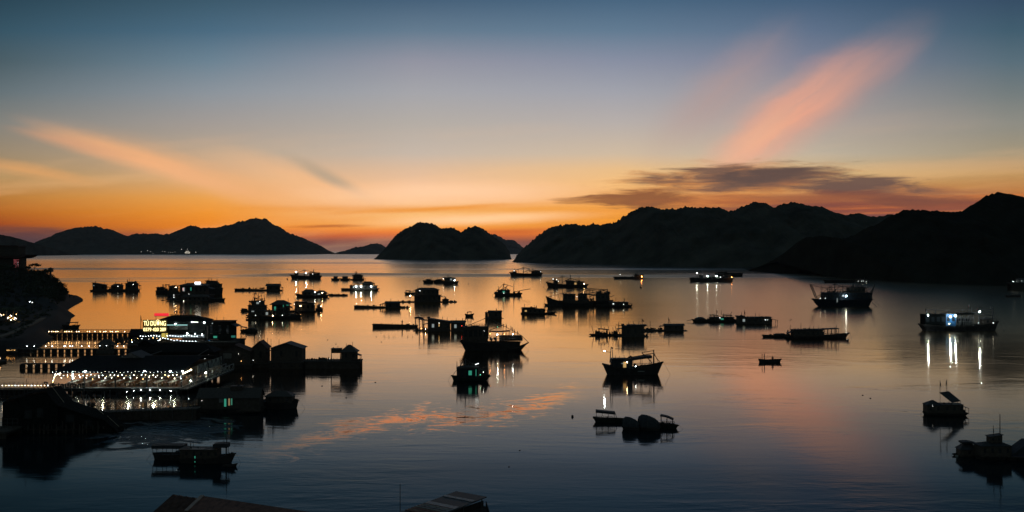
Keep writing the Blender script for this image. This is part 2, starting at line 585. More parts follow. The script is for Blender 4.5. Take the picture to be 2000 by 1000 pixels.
hill('hill', 'long twin peaked wooded island on the left under the orange glow',
     [(70, 499), (82, 488), (105, 472), (130, 455), (150, 445), (178, 443), (205, 447), (232, 456), (250, 462), (262, 459), (300, 458), (340, 457), (360, 446), (372, 441), (392, 446),
      (430, 444), (450, 439), (475, 432), (500, 426), (520, 428), (540, 440), (560, 455), (590, 465), (612, 474), (626, 484), (632, 497)],
     [(70, 497.5), (632, 497)], 900, FOREST, 1.1, 1.2, 1.0)
hill('hill', 'dark hill behind the pagoda at the far left edge',
     [(-220, 470), (-120, 455), (-40, 458), (0, 460), (20, 463), (45, 472), (60, 478), (72, 490), (80, 500)], [(-220, 503), (80, 500)], 700, FOREST, 1.1, 1.0, 5.0)
hill('hill', 'small low islet in the gap left of the central island',
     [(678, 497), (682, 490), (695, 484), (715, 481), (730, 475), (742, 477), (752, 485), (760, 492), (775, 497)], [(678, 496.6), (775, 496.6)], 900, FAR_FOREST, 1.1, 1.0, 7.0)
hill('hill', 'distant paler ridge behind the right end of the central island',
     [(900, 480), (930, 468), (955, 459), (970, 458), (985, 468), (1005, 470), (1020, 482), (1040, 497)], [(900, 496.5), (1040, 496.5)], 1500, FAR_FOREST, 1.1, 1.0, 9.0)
hill('hill', 'central rounded limestone island with two humps',
     [(749, 508), (753, 490), (762, 474), (775, 459), (795, 445), (815, 437), (835, 435), (850, 440), (862, 447), (875, 446), (888, 447), (903, 454), (915, 446), (930, 441), (945, 446), (957, 458), (975, 470),
      (987, 480), (995, 492), (999, 507)], [(749, 506.5), (850, 508), (999, 507)], 260, FOREST, 1.1, 1.0, 11.0)
hill('hill', 'long jagged ridge of limestone hills right of the gap',
     [(1000, 515), (1010, 498), (1028, 480), (1050, 461), (1070, 448), (1095, 440), (1125, 437), (1145, 443), (1160, 437), (1180, 440), (1200, 434), (1225, 420), (1250, 407), (1268, 404), (1290, 408), (1320, 409), (1338, 403),
      (1355, 406), (1385, 405), (1403, 405), (1420, 413), (1438, 412), (1455, 400), (1475, 394), (1493, 396), (1508, 406), (1525, 402), (1545, 395), (1570, 400), (1605, 406), (1625, 415), (1650, 421), (1675, 417), (1690, 422),
      (1720, 425), (1740, 419), (1765, 430), (1800, 440), (1900, 470)],
     [(1000, 513), (1100, 515), (1250, 519), (1400, 522), (1560, 524), (1900, 526)], 330, FOREST, 1.1, 1.1, 13.0)
hill('hill', 'nearest dark wooded hill rising at the right edge',
     [(1495, 535), (1520, 515), (1545, 492), (1575, 465), (1610, 462), (1650, 468), (1690, 450), (1720, 436), (1745, 420), (1765, 413), (1795, 410), (1830, 413), (1860, 417), (1880, 414), (1905, 398), (1925, 384), (1950, 376), (1975, 380), (1990, 390),
      (2005, 402), (2060, 392), (2150, 380), (2300, 410)],
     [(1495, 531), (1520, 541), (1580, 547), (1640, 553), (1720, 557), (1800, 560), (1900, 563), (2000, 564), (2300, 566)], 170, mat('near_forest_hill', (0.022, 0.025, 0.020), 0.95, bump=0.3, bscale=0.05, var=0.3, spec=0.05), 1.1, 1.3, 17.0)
# ------------------------------------------------------------------ paints, woods and lamps
WOOD = mat('weathered_wood', (0.075, 0.062, 0.052), 0.8, bump=0.4, bscale=2.0, var=0.4, spec=0.15)
PLANK = mat('grey_planks', (0.085, 0.078, 0.070), 0.8, bump=0.4, bscale=4.0, var=0.4, spec=0.15)
HULL = mat('tarred_hull', (0.050, 0.046, 0.044), 0.6, bump=0.2, bscale=1.2, var=0.4, spec=0.15)
BLUE = mat('blue_boat_paint', (0.016, 0.026, 0.038), 0.6, bscale=1.5, var=0.3, spec=0.15)
GREEN = mat('green_boat_paint', (0.016, 0.034, 0.028), 0.6, bscale=1.5, var=0.3, spec=0.15)
TIN = mat('corrugated_tin', (0.080, 0.075, 0.072), 0.6, metal=0.1, bump=0.3, bscale=5.0, var=0.3, spec=0.15)
RUST = mat('rusty_tin', (0.085, 0.050, 0.040), 0.7, bump=0.3, bscale=3.0, var=0.4, spec=0.15)
TARP = mat('dark_tarpaulin', (0.045, 0.052, 0.060), 0.6, bump=0.4, bscale=2.0, var=0.3, spec=0.15)
WALL = mat('painted_boards', (0.085, 0.070, 0.058), 0.8, bscale=2.5, var=0.35, spec=0.15)
STEEL = mat('dull_steel', (0.10, 0.10, 0.10), 0.5, metal=0.4, bscale=6.0, var=0.2)
GLASS = mat('dark_window_glass', (0.02, 0.025, 0.03), 0.15, bscale=1.0, var=0.1)
NET = mat('piled_nets', (0.055, 0.058, 0.050), 0.95, bump=0.8, bscale=6.0, var=0.5, spec=0.15)
RUBBER = mat('black_rubber', (0.02, 0.02, 0.02), 0.8)
REDCLOTH = mat('red_cloth', (0.30, 0.025, 0.02), 0.8)
DARKCLOTH = mat('faded_cloth', (0.06, 0.035, 0.035), 0.8)
SKIN = mat('skin', (0.20, 0.12, 0.085), 0.7)
CLOTHES = mat('dark_clothes', (0.05, 0.05, 0.06), 0.9)
L_WHITE = mat('lamp_cold_white', (0.8, 0.8, 0.8), emit=(0.80, 0.95, 1.0), power=60)
L_STRONG = mat('flood_lamp_white', (0.8, 0.8, 0.8), emit=(0.80, 0.97, 1.0), power=300)
L_WARM = mat('lamp_warm', (0.8, 0.7, 0.5), emit=(1.0, 0.70, 0.38), power=80)
L_DIM = mat('lamp_dim', (0.8, 0.8, 0.8), emit=(0.9, 0.95, 0.9), power=9)
L_ORANGE = mat('lamp_orange', (0.8, 0.4, 0.1), emit=(1.0, 0.36, 0.08), power=45)
L_RED = mat('lamp_red', (0.8, 0.1, 0.05), emit=(1.0, 0.05, 0.03), power=8)
L_GREEN = mat('lamp_green', (0.1, 0.8, 0.5), emit=(0.10, 1.0, 0.60), power=8)
W_GREEN = mat('window_lit_green', (0.1, 0.3, 0.2), emit=(0.06, 0.50, 0.33), power=0.45)
W_WARM = mat('window_lit_warm', (0.3, 0.2, 0.1), emit=(1.0, 0.62, 0.22), power=0.45)
W_COLD = mat('window_lit_cold', (0.3, 0.3, 0.3), emit=(0.70, 0.82, 0.80), power=0.3)

rnd = random.Random(11)


def scaled(b, s):
    b.v = [(x * s, y * s, z * s) for x, y, z in b.v]
    return b


UNITS = {}


def unit(name, parent, loc, scale, m, ball):
    key = (name, m.name)
    if key not in UNITS:
        b = MB().ball((0, 0, 0), 1.0, 8, 6) if ball else MB().box(-0.5, 0.5, -0.5, 0.5, -0.5, 0.5).box(-0.54, 0.54, -0.54, 0.54, 0.38, 0.5 + 0.02)
        o = b.build(name, m, parent, loc)
        UNITS[key] = o
    else:
        o = UNITS[key].copy()
        COL.objects.link(o)
        o.parent = parent
        o.location = loc
    o.scale = scale
    return o


def drum_copy(parent, loc, r, length):
    """one floating drum lying across a raft"""
    if 'drum' not in UNITS:
        o = MB().tube([(0, -0.5, 0), (0, 0.5, 0)], 1.0, 8).build('float_drum', RUBBER, parent, loc)
        UNITS['drum'] = o
    else:
        o = UNITS['drum'].copy()
        COL.objects.link(o)
        o.parent = parent
        o.location = loc
    o.scale = (r, length, r)


class Craft:
    """one thing built in its own frame, measured in photo pixels at its distance: x right, y away, z up from the waterline"""

    def __init__(self, name, label, cat, cx, base, yaw=0.0, group=None, z0=0.0):
        self.cx, self.base, self.s = cx, base, scale_at(base)
        p = at(cx, base, z0)
        self.root = empty(name, p, yaw, label, cat, group)
        self.rng = random.Random(int(cx * 7 + base * 13))

    def x(self, px): return px - self.cx
    def z(self, py): return self.base - py

    def part(self, name, b, m, parent=None, smooth=False):
        return scaled(b, self.s).build(name, m, parent or self.root, smooth=smooth)

    # ---- boats
    def hull(self, X0, X1, Yd, beam, bow=1, bow_up=5.0, stern_up=1.5, rake=0.12, stern_rake=0.05, m=None, bul=2.0, y=0.0, flare=0.75, name='hull', draft=3.0):
        """open hull from X0 to X1 at deck level; bow = 1: bow to the right"""
        L = X1 - X0
        xc = self.x((X0 + X1) / 2)
        fb = self.z(Yd)
        n = 14
        rings = []
        for i in range(n + 1):
            t = i / n
            xd = -L / 2 + L * t
            xw = -L / 2 + L * stern_rake + L * (1 - rake - stern_rake) * t
            hb = beam / 2 * min(1.0, 0.70 + 0.9 * t) * (1 - max(0.0, (t - 0.5) / 0.5) ** 2.3) + 0.25
            hw = hb * flare
            zd = fb + bow_up * max(0.0, (t - 0.4) / 0.6) ** 2 + stern_up * max(0.0, (0.35 - t) / 0.35) ** 1.4
            th = min(0.5, hb * 0.3)
            xm = (xd + xw) / 2
            ring = [(xd, -hb, zd), (xm, -(hb * 0.45 + hw * 0.55), zd * 0.45), (xw, -hw, 0.0), (xw, 0.0, -draft), (xw, hw, 0.0), (xm, hb * 0.45 + hw * 0.55, zd * 0.45), (xd, hb, zd),
                    (xd, hb - th, zd), (xd, hb - th, zd - bul), (xd, -hb + th, zd - bul), (xd, -hb + th, zd)]
            rings.append([(xc + bow * a, y + c, e) for a, c, e in ring])
        b = MB()
        k = len(rings[0])
        V0 = [p for r in rings for p in r]
        F0 = []
        for i in range(n):
            for j in range(k):
                q = (i * k + j, i * k + (j + 1) % k, (i + 1) * k + (j + 1) % k, (i + 1) * k + j)
                F0.append(q if bow > 0 else q[::-1])
        F0.append(tuple(range(7)))
        F0.append((0, 6, 7, 8, 9, 10))
        F0.append(tuple(n * k + j for j in range(7))[::-1])
        b.add(V0, F0)
        h = self.part(name, b, m or HULL)
        # rubbing strake
        r = MB()
        for sgn in (0, 6):
            r.tube([Vector(rg[sgn]) + Vector((0, -0.12 if sgn == 0 else 0.12, 0.0)) for rg in rings], 0.30, 5)
        self.part('gunwale', r, WOOD, h)
        if L > 45 and name == 'hull':
            for i in range(3, 11, 2):
                q = Vector(rings[i][0])
                rr = min(1.5, fb * 0.2)
                self.part('tyre_fender', MB().tube([q + Vector((rr * math.cos(a), -0.5, -fb * 0.32 + rr * math.sin(a))) for a in [k * math.pi / 4 for k in range(9)]], rr * 0.35, 5), RUBBER, h)
            q = Vector(rings[-1][0])
            self.part('anchor_rope', MB().tube([q, q + Vector((bow * fb * 0.5, -fb * 0.15, -q.z * 0.55)), q + Vector((bow * fb * 1.0, -fb * 0.3, -q.z - 0.3))], 0.18, 4), STEEL, h)
        return h

    def rig(self, X, Yt, Yf, Xa, Ya, Xb, Yb, poles=3):
        """a working mast at X with stays to both ends, a cargo boom, lamps on a yard and loose bamboo poles"""
        g = self.rng
        m = self.mast(X, Yt, Yf, 0.42)
        for (xe, ye) in ((Xa, Ya), (Xb, Yb)):
            self.line([(X, Yt + (Yf - Yt) * 0.08), (xe, ye)], 0.2, 'stay', 0.0, None)
        H = Yf - Yt
        self.line([(X - H * 0.22, Yt + H * 0.22), (X + H * 0.22, Yt + H * 0.2)], 0.24, 'yard')
        self.boom(X, Yf - H * 0.25, X + (Xb - X) * 0.45, Yt + H * 0.35, r=0.26, name='cargo_boom')
        for _ in range(poles):
            px = g.uniform(min(Xa, Xb), max(Xa, Xb)) * 0.75 + X * 0.25
            self.boom(px, Yf, px + g.uniform(-3, 3), Yf - g.uniform(0.35, 0.8) * H, g.uniform(-3, 3), g.uniform(-3, 3), 0.22, 'bamboo_pole')

    def box(self, name, X0, X1, Yt, Yb, y0, y1, m, parent=None):
        return self.part(name, MB().box(self.x(X0), self.x(X1), y0, y1, self.z(Yb), self.z(Yt)), m, parent)

    def cabin(self, X0, X1, Yt, Yb, depth, y=0.0, m=None, wins=3, lit=None, over=1.2, roof_t=0.9, roofm=None, slope=0.0, name='cabin', wh=0.42):
        """deck house with a row of windows and a flat or sloping roof slab"""
        c = self.box(name, X0, X1, Yt, Yb, y - depth / 2, y + depth / 2, m or WALL)
        h = Yb - Yt
        w = (X1 - X0) / max(1, wins)
        for i in range(wins):
            lm = lit if (lit and (i == wins // 2)) else GLASS
            xa = X0 + w * (i + 0.2)
            xb = X0 + w * (i + 0.8)
            for fy in (-1, 1):
                yy = y + fy * (depth / 2)
                self.part('window', MB().box(self.x(xa), self.x(xb), min(yy, yy + fy * 0.15), max(yy, yy + fy * 0.15), self.z(Yt + h * (0.18 + wh)), self.z(Yt + h * 0.18)), lm, c)
        r = MB()
        xa, xb = self.x(X0) - over, self.x(X1) + over
        za, zb = self.z(Yt) + (0 if slope >= 0 else -slope), self.z(Yt) + (slope if slope > 0 else 0)
        r.prism([(xa, za + 0.02), (xb, zb + 0.02), (xb, zb + roof_t), ((xa + xb) / 2, (za + zb) / 2 + roof_t * 1.35), (xa, za + roof_t)], y - depth / 2 - over, y + depth / 2 + over)
        self.part(name + '_roof', r, roofm or TIN)
        self.roof_things(X0, X1, self.z(Yt) + max(abs(slope), 0) * 0.5 + roof_t * 1.1, y, depth)
        return c

    def roof_things(self, X0, X1, z, y, depth):
        """tubs, poles and boxes left on a flat roof"""
        g = self.rng
        k = self.s
        for _ in range(int((X1 - X0) / 9) + g.randint(0, 1)):
            X = g.uniform(X0 + 1, X1 - 1)
            w, h = g.uniform(1.0, 3.0), g.uniform(0.7, 1.9)
            yy = y + g.uniform(-0.3, 0.3) * depth
            if g.random() < 0.6:
                unit('roof_box', self.root, (self.x(X) * k, yy * k, (z + h * 0.45) * k), (w * k, w * 0.8 * k, h * k), WOOD, False)
            else:
                unit('roof_bundle', self.root, (self.x(X) * k, yy * k, (z + h * 0.3) * k), (w * 0.8 * k, w * 0.6 * k, h * 0.6 * k), NET, True)
        if g.random() < 0.7:
            X = g.uniform(X0 + 1, X1 - 1)
            self.part('antenna', MB().tube([(self.x(X), y, z - 0.6), (self.x(X), y, z + g.uniform(3.5, 7))], 0.42, 4), STEEL)

    def awning(self, X0, X1, Y0, Y1, Yb, depth, y=0.0, m=None, posts=3, t=0.7, sag=0.0, name='awning'):
        """a canopy from (X0,Y0) to (X1,Y1) on posts reaching down to Yb"""
        t = t * 1.2 + 0.7
        r = MB()
        n = 6
        top = []
        for i in range(n + 1):
            k = i / n
            px = self.x(X0 + (X1 - X0) * k)
            pz = self.z(Y0 + (Y1 - Y0) * k) - sag * math.sin(math.pi * k)
            top.append((px, pz))
        poly = top + [(px, pz - t) for px, pz in top[::-1]]
        r.prism(poly, y - depth / 2, y + depth / 2)
        a = self.part(name, r, m or TARP)
        for i in range(posts):
            k = (i + 0.12) / max(1, posts - 0.76)
            k = min(0.97, max(0.03, k))
            px = self.x(X0 + (X1 - X0) * k)
            pz = self.z(Y0 + (Y1 - Y0) * k) - t
            for sy in (-1, 1):
                self.part('awning_post', MB().tube([(px, y + sy * depth * 0.44, self.z(Yb)), (px, y + sy * depth * 0.44, pz)], 0.5, 5), STEEL, a)
        return a

    def mast(self, X, Yt, Yb, r=0.45, y=0.0, lean=0.0, name='mast', m=None):
        r = r * 1.7 + 0.12
        return self.part(name, MB().tube([(self.x(X), y, self.z(Yb)), (self.x(X) + lean, y, self.z(Yt))], r, 6, r * 0.6), m or STEEL)

    def line(self, pts, r=0.22, name='rigging_line', y=0.0, m=None, parent=None):
        r = r * 1.6 + 0.08
        return self.part(name, MB().tube([(self.x(a), y, self.z(b)) for a, b in pts], r, 4), m or STEEL, parent)

    def boom(self, X0, Y0, X1, Y1, y0=0.0, y1=0.0, r=0.4, name='boom'):
        r = r * 1.7 + 0.1
        return self.part(name, MB().tube([(self.x(X0), y0, self.z(Y0)), (self.x(X1), y1, self.z(Y1))], r, 5), STEEL)

    def rail(self, X0, X1, Yt, Yb, y, n=6):
        b = MB()
        xa, xb = self.x(X0), self.x(X1)
        for z in (self.z(Yt), (self.z(Yt) + self.z(Yb)) / 2):
            b.tube([(xa, y, z), (xb, y, z)], 0.38, 4)
        for i in range(n + 1):
            q = xa + (xb - xa) * i / n
            b.tube([(q, y, self.z(Yb)), (q, y, self.z(Yt))], 0.38, 4)
        return self.part('railing', b, STEEL)

    def lamp(self, X, Y, r=1.1, m=None, y=-4.0, Yb=None, name='lamp'):
        """a bulb; with Yb it stands on a thin pole of its own"""
        if (m is None or m is L_WHITE) and r < 1.05 and self.base < 700:
            m = L_DIM
        r = r * (0.40 if m is not None and m.name.startswith('flood') else 0.52)
        o = self.part(name, MB().ball((self.x(X), y, self.z(Y)), r, 7, 5), m or L_WHITE)
        if Yb is not None:
            self.part('lamp_pole', MB().tube([(self.x(X), y, self.z(Yb)), (self.x(X), y, self.z(Y) - r)], 0.25, 4), STEEL, o)
        return o

    def flag(self, X, Yt, Yb, w=3.0, h=2.6, m=None, y=0.0):
        w, h = w * 1.5, h * 1.25
        f = self.part('flag_pole', MB().tube([(self.x(X), y, self.z(Yb)), (self.x(X), y, self.z(Yt))], 0.5, 4), STEEL)
        rows = []
        for i in range(5):
            k = i / 4
            rows.append([(self.x(X) + k * w * 0.5 * (1 if w > 0 else 1), y + 0.5 * math.sin(k * 5), self.z(Yt) - k * h * 0.9 - 0.2), (self.x(X) + k * w * 0.6, y + 0.5 * math.sin(k * 5 + 1), self.z(Yt) - h - k * h * 0.8)])
        b = MB().grid(rows)
        b.v += [(a, c + 0.12, e) for a, c, e in b.v]
        n0 = len(b.v) // 2
        b.f += [tuple(i + n0 for i in q[::-1]) for q in b.f]
        self.part('flag', b, m or REDCLOTH, f)

    def gear(self, X0, X1, Yb, y0=-3.0, y1=3.0, n=8, hmax=3.0, name='deck_gear', m=None):
        """nets, tubs and crates heaped on a deck"""
        g = self.rng
        k = self.s
        for _ in range(n):
            X = g.uniform(X0, X1)
            w = g.uniform(0.8, 2.6)
            h = g.uniform(0.35, 1.0) * hmax
            yy = g.uniform(y0, y1)
            z = self.z(Yb)
            if g.random() < 0.55:
                unit('net_heap', self.root, (self.x(X) * k, yy * k, (z + h * 0.25) * k), (w * k, w * 0.8 * k, h * 0.75 * k), m or NET, True)
            else:
                unit('crate', self.root, (self.x(X) * k, yy * k, (z + h * 0.4) * k), (w * k, w * k, h * 0.8 * k), m or WOOD, False)

    # ---- rafts and huts
    def platform(self, X0, X1, Yt, depth, y=0.0, t=1.2, name='platform', Yt2=None, drums=True):
        """a plank deck on floating drums; Yt2: deck height at the right end"""
        Yt2 = Yt if Yt2 is None else Yt2
        xa, xb = self.x(X0), self.x(X1)
        za, zb = self.z(Yt), self.z(Yt2)
        b = MB().prism([(xa, za - t), (xb, zb - t), (xb, zb), (xa, za)], y - depth / 2, y + depth / 2)
        p = self.part(name, b, PLANK)
        for sy in (-0.44, 0.44):
            sk = MB().prism([(xa + 0.6, -0.6), (xb - 0.6, -0.6), (xb - 0.6, zb - t), (xa + 0.6, za - t)], y + depth * sy - 0.2, y + depth * sy + 0.2)
            self.part('skirt_board', sk, WOOD, p)
        n = max(2, int((X1 - X0) / 6.5))
        k_ = self.s
        for i in range(n):
            k = (i + 0.5) / n
            q = xa + (xb - xa) * k
            top = za + (zb - za) * k - t
            rr = min(2.4, max(0.6, (top + 1.0) / 2))
            if drums:
                drum_copy(self.root, (q * k_, y * k_, (top - rr - 0.02) * k_), rr * k_, depth * 0.86 * k_)
            for sy in (-0.45, 0.45):
                if self.rng.random() < 0.5:
                    h = max(1.0, top + t + self.rng.uniform(0.5, 2.2))
                    unit('raft_post', self.root, (q * k_, (y + depth * sy) * k_, h / 2 * k_), (0.6 * k_, 0.6 * k_, h * k_), WOOD, False)
        return p

    def hut(self, X0, X1, Yw, Yb, depth, roof='gable', Yr=None, over=1.5, y=0.0, m=None, roofm=None, wins=2, lit=None, door=True, name='hut', t=0.7):
        """walls from Yb up to Yw; roof: 'gable' (ridge along x), 'front' (gable end to the viewer), 'hip', 'shed' (falls to the right), 'shed_left', 'flat'"""
        w = self.box(name + '_wall', X0, X1, Yw, Yb, y - depth / 2, y + depth / 2, m or WALL)
        Yr = Yw - 4 if Yr is None else Yr
        xa, xb, zw, zr = self.x(X0), self.x(X1), self.z(Yw), self.z(Yr)
        ya, yb = y - depth / 2, y + depth / 2
        o = over
        b = MB()
        if roof == 'front':
            xm = (xa + xb) / 2
            b.prism([(xa - o, zw - 0.5), (xm, zr), (xb + o, zw - 0.5), (xb + o, zw - 0.5 - t), (xm, zr - t * 1.2), (xa - o, zw - 0.5 - t)], ya - o, yb + o)
            self.part(name + '_gable', MB().prism([(xa, zw), (xb, zw), (xm, zr - t * 1.3)], ya + 0.01, yb - 0.01), m or WALL, w)
        elif roof == 'gable':
            ym = (ya + yb) / 2
            b.prism_x([(ya - o, zw - 0.4), (ym, zr), (yb + o, zw - 0.4), (yb + o, zw - 0.4 - t), (ym, zr - t * 1.2), (ya - o, zw - 0.4 - t)], xa - o, xb + o)
            self.part(name + '_gable', MB().prism_x([(ya, zw), (yb, zw), (ym, zr - t * 1.3)], xa + 0.01, xb - 0.01), m or WALL, w)
        elif roof == 'hip':
            k = min(0.5 * (xb - xa) - 0.5, depth * 0.55)
            V0 = [(xa - o, ya - o, zw), (xb + o, ya - o, zw), (xb + o, yb + o, zw), (xa - o, yb + o, zw), (xa + k, y, zr), (xb - k, y, zr),
                  (xa - o, ya - o, zw - t), (xb + o, ya - o, zw - t), (xb + o, yb + o, zw - t), (xa - o, yb + o, zw - t)]
            b.add(V0, [(0, 1, 5, 4), (1, 2, 5), (2, 3, 4, 5), (3, 0, 4), (0, 6, 7, 1), (1, 7, 8, 2), (2, 8, 9, 3), (3, 9, 6, 0), (9, 8, 7, 6)])
        else:
            zl, zr2 = (zr, zw) if roof == 'shed' else ((zw, zr) if roof == 'shed_left' else (zw + 0.1, zw + 0.1))
            b.prism([(xa - o, zl), (xb + o, zr2), (xb + o, zr2 + t), (xa - o, zl + t)], ya - o, yb + o)
            if roof != 'flat':
                self.part(name + '_gable', MB().prism([(xa, zw), (xb, zw), (xb, zr2 - 0.02), (xa, zl - 0.02)], ya + 0.01, yb - 0.01), m or WALL, w)
        self.part(name + '_roof', b, roofm or TIN)
        if roof == 'flat':
            self.roof_things(X0, X1, self.z(Yw) + t + 0.1, y, depth)
        h = self.z(Yw) - self.z(Yb)
        L = xb - xa
        if wins > 0 and L > 12 and door:
            # a lean-to at one end and a few poles round the walls
            g = self.rng
            sd = g.choice((-1, 1))
            w2 = L * g.uniform(0.16, 0.3)
            xe = xb if sd > 0 else xa
            z1 = zw - h * g.uniform(0.10, 0.25)
            z2 = z1 - h * g.uniform(0.08, 0.25)
            pr = [(xe, z1), (xe + sd * w2, z2), (xe + sd * w2, z2 - 0.8), (xe, z1 - 0.8)]
            ln = self.part('lean_to_roof', MB().prism(pr if sd > 0 else pr[::-1], ya + depth * 0.1, yb - depth * 0.1), TARP)
            for yy in (ya + depth * 0.15, yb - depth * 0.15):
                self.part('lean_to_post', MB().tube([(xe + sd * w2 * 0.93, yy, self.z(Yb)), (xe + sd * w2 * 0.93, yy, z2 - 0.5)], 0.4, 4), WOOD, ln)
            for _ in range(g.randint(1, 3)):
                q = g.uniform(xa - 2, xb + 2)
                self.part('bamboo_pole', MB().tube([(q, yb + 1.2, self.z(Yb)), (q + g.uniform(-1.5, 1.5), yb + 1.2, zr + g.uniform(1, 5))], 0.4, 4), WOOD)
        for i in range(wins):
            q = xa + L * (i + 0.5) / wins + (L * 0.08 if door else 0)
            ww = min(L / wins * 0.22, 2.2)
            lm = lit if (lit and i == 0) else GLASS
            f = self.part('window', MB().box(q - ww, q + ww, ya - 0.18, ya, zw - h * 0.6, zw - h * 0.22), lm, w)
            self.part('window_frame', MB().box(q - ww - 0.3, q + ww + 0.3, ya - 0.3, ya - 0.19, zw - h * 0.64, zw - h * 0.6).box(q - ww - 0.3, q + ww + 0.3, ya - 0.3, ya - 0.19, zw - h * 0.22, zw - h * 0.18), WOOD, f) if self.s < 0.2 else None
        if door:
            self.part('door', MB().box(xa + L * 0.06, xa + L * 0.06 + min(2.6, L * 0.16), ya - 0.2, ya, self.z(Yb), zw - h * 0.2), WOOD, w)
        return w

    def person(self, X, Yb, h=7.0, y=0.0, sit=False):
        """a small figure: legs, trunk, arms and head as one body"""
        x, z = self.x(X), self.z(Yb)
        b = MB()
        hip = h * (0.50 if not sit else 0.14)
        for sx in (-1, 1):
            if sit:
                b.tube([(x + sx * h * .06, y, z + hip), (x + sx * h * .08 + h * .2, y, z + hip), (x + sx * h * .08 + h * .22, y, z)], h * .055, 6)
            else:
                b.tube([(x + sx * h * .07, y, z), (x + sx * h * .06, y, z + hip * .5), (x + sx * h * .05, y, z + hip)], h * .045, 6, h * .07)
            b.tube([(x + sx * h * .12, y, z + hip + h * .31), (x + sx * h * .16, y - h * .02, z + hip + h * .14), (x + sx * h * .13, y - h * .06, z + hip)], h * .045, 6, h * .03)
        b.tube([(x, y, z + hip - h * .02), (x, y, z + hip + h * .14), (x, y, z + hip + h * .30), (x, y, z + hip + h * .37)], h * .105, 8, h * .06)
        b.ball((x, y, z + hip + h * .435), h * .07, 8, 6, (0.85, 0.95, 1.1))
        return b


def craft_person(label, px, py, h, sit=False, on=None, z0=0.0, yaw=0.0):
    c = Craft('person', label, 'person', px, py, yaw, None, z0)
    c.part('body', c.person(px, py, h, 0.0, sit), CLOTHES, smooth=True)
    return c
# ------------------------------------------------------------------ boats and rafts of the far rows
BOATS = 'boats moored in the bay'
RAFTS = 'floating houses and fish rafts'

c = Craft('cargo_boat', 'low long boat with two cold lamps, far row, nearest the left island', 'boat', 597, 545, 0.1, BOATS)
c.hull(567, 628, 539, 9, -1, 3, 0.5, 0.07)
c.cabin(576, 583, 534, 539, 5, wins=1)
c.cabin(604, 624, 533.5, 540, 6, wins=3, slope=-1)
c.gear(584, 603, 540, -2, 2, 8, 2.2)
c.mast(612, 527, 534, 0.3)
c.lamp(579, 531.2, 1.5, L_STRONG, -3, 534)
c.lamp(598.5, 533.2, 1.5, L_STRONG, -3, 539)
c.lamp(611, 535, 0.7, L_WHITE, -4)
c.rig(594, 526, 540, 569, 538, 624, 534, 2)

c = Craft('house_boat', 'small flat roofed hut boat with two low boats strung to its left side', 'boat', 696, 547, 0, BOATS)
c.hull(684, 712, 545, 8, 1, 1, 0, 0.06)
c.hut(691, 708, 538, 546, 6, 'flat', None, 1.5, wins=1)
c.awning(688, 703, 536.6, 537.2, 546, 7, posts=2)
c.box('roof_tank', 698, 705, 535.6, 538, -1, 1, TARP)
c.mast(695, 530, 538, 0.2)
for i, (x0, x1, t) in enumerate(((647, 664, 'leftmost'), (664, 684, 'second'))):
    c = Craft('work_boat', ('open work boat at the left end of the short chain of boats' if i == 0 else 'open work boat tied between the hut boat and another boat'), 'boat', (x0 + x1) / 2, 547.5, 0, BOATS)
    c.hull(x0, x1, 544.5, 5, 1, 1, 1, 0.08)
    c.hut(x0 + 5, x1 - 5, 541, 545, 3, 'gable', 539.5, 0.6, wins=1, door=False)
    c.gear(x0 + 2, x1 - 2, 544.5, -1.5, 1.5, 5, 2)

c = Craft('house_boat', 'houseboat with three cold lamps and mirrored light streaks in the water', 'boat', 712, 567, -0.05, BOATS)
c.hull(681, 741, 565, 11, 1, 2, 0.5, 0.05)
c.platform(666, 683, 563, 5)
c.cabin(684, 736, 558.5, 565, 9, wins=6)
c.hut(709, 728, 553, 558, 6, 'hip', 549.5, 1, wins=2, door=False)
c.awning(698, 716, 552, 554.5, 558, 7, posts=2)
c.mast(714, 543, 552, 0.25)
c.mast(729, 546, 556, 0.2)
c.awning(722, 732, 552, 552.5, 558, 5, posts=2)
for X in (697, 706.5, 726.5):
    c.lamp(X, 559, 1.5, L_STRONG, -6.5)
c.lamp(692, 560.5, 0.7, L_WHITE, -6)

c = Craft('fish_raft', 'low log raft with a square hut at its right end, far left rows', 'fish farm raft', 505, 568, 0.0, RAFTS)
c.platform(459, 551, 563.5, 9, Yt2=566)
c.hut(522, 546, 557.5, 570, 10, 'gable', 554, 2, wins=2)
c.gear(470, 518, 563.5, -3, 3, 14, 2.5)

c = Craft('house_boat', 'rounded hip roofed houseboat with pointed bow to the left', 'boat', 610, 580, 0.06, BOATS)
c.hull(577, 642, 577, 14, -1, 4, 1, 0.05)
c.hut(591, 616, 570, 578, 11, 'hip', 565, 1.5, wins=3)
c.hut(617, 637, 571.5, 578, 10, 'hip', 567, 1.5, wins=2, lit=W_COLD)
c.mast(583, 561, 574, 0.3)
c.lamp(616, 570.5, 1.1, L_WHITE, -7.5)
c.lamp(630.5, 571.5, 0.8, L_WARM, -7)
c = Craft('fish_raft', 'thin row of fish pens trailing right from the hip roofed houseboat', 'fish farm raft', 660, 577.5, 0, RAFTS)
c.platform(643, 679, 575, 8)
c.gear(645, 676, 575, -3, 3, 10, 2)

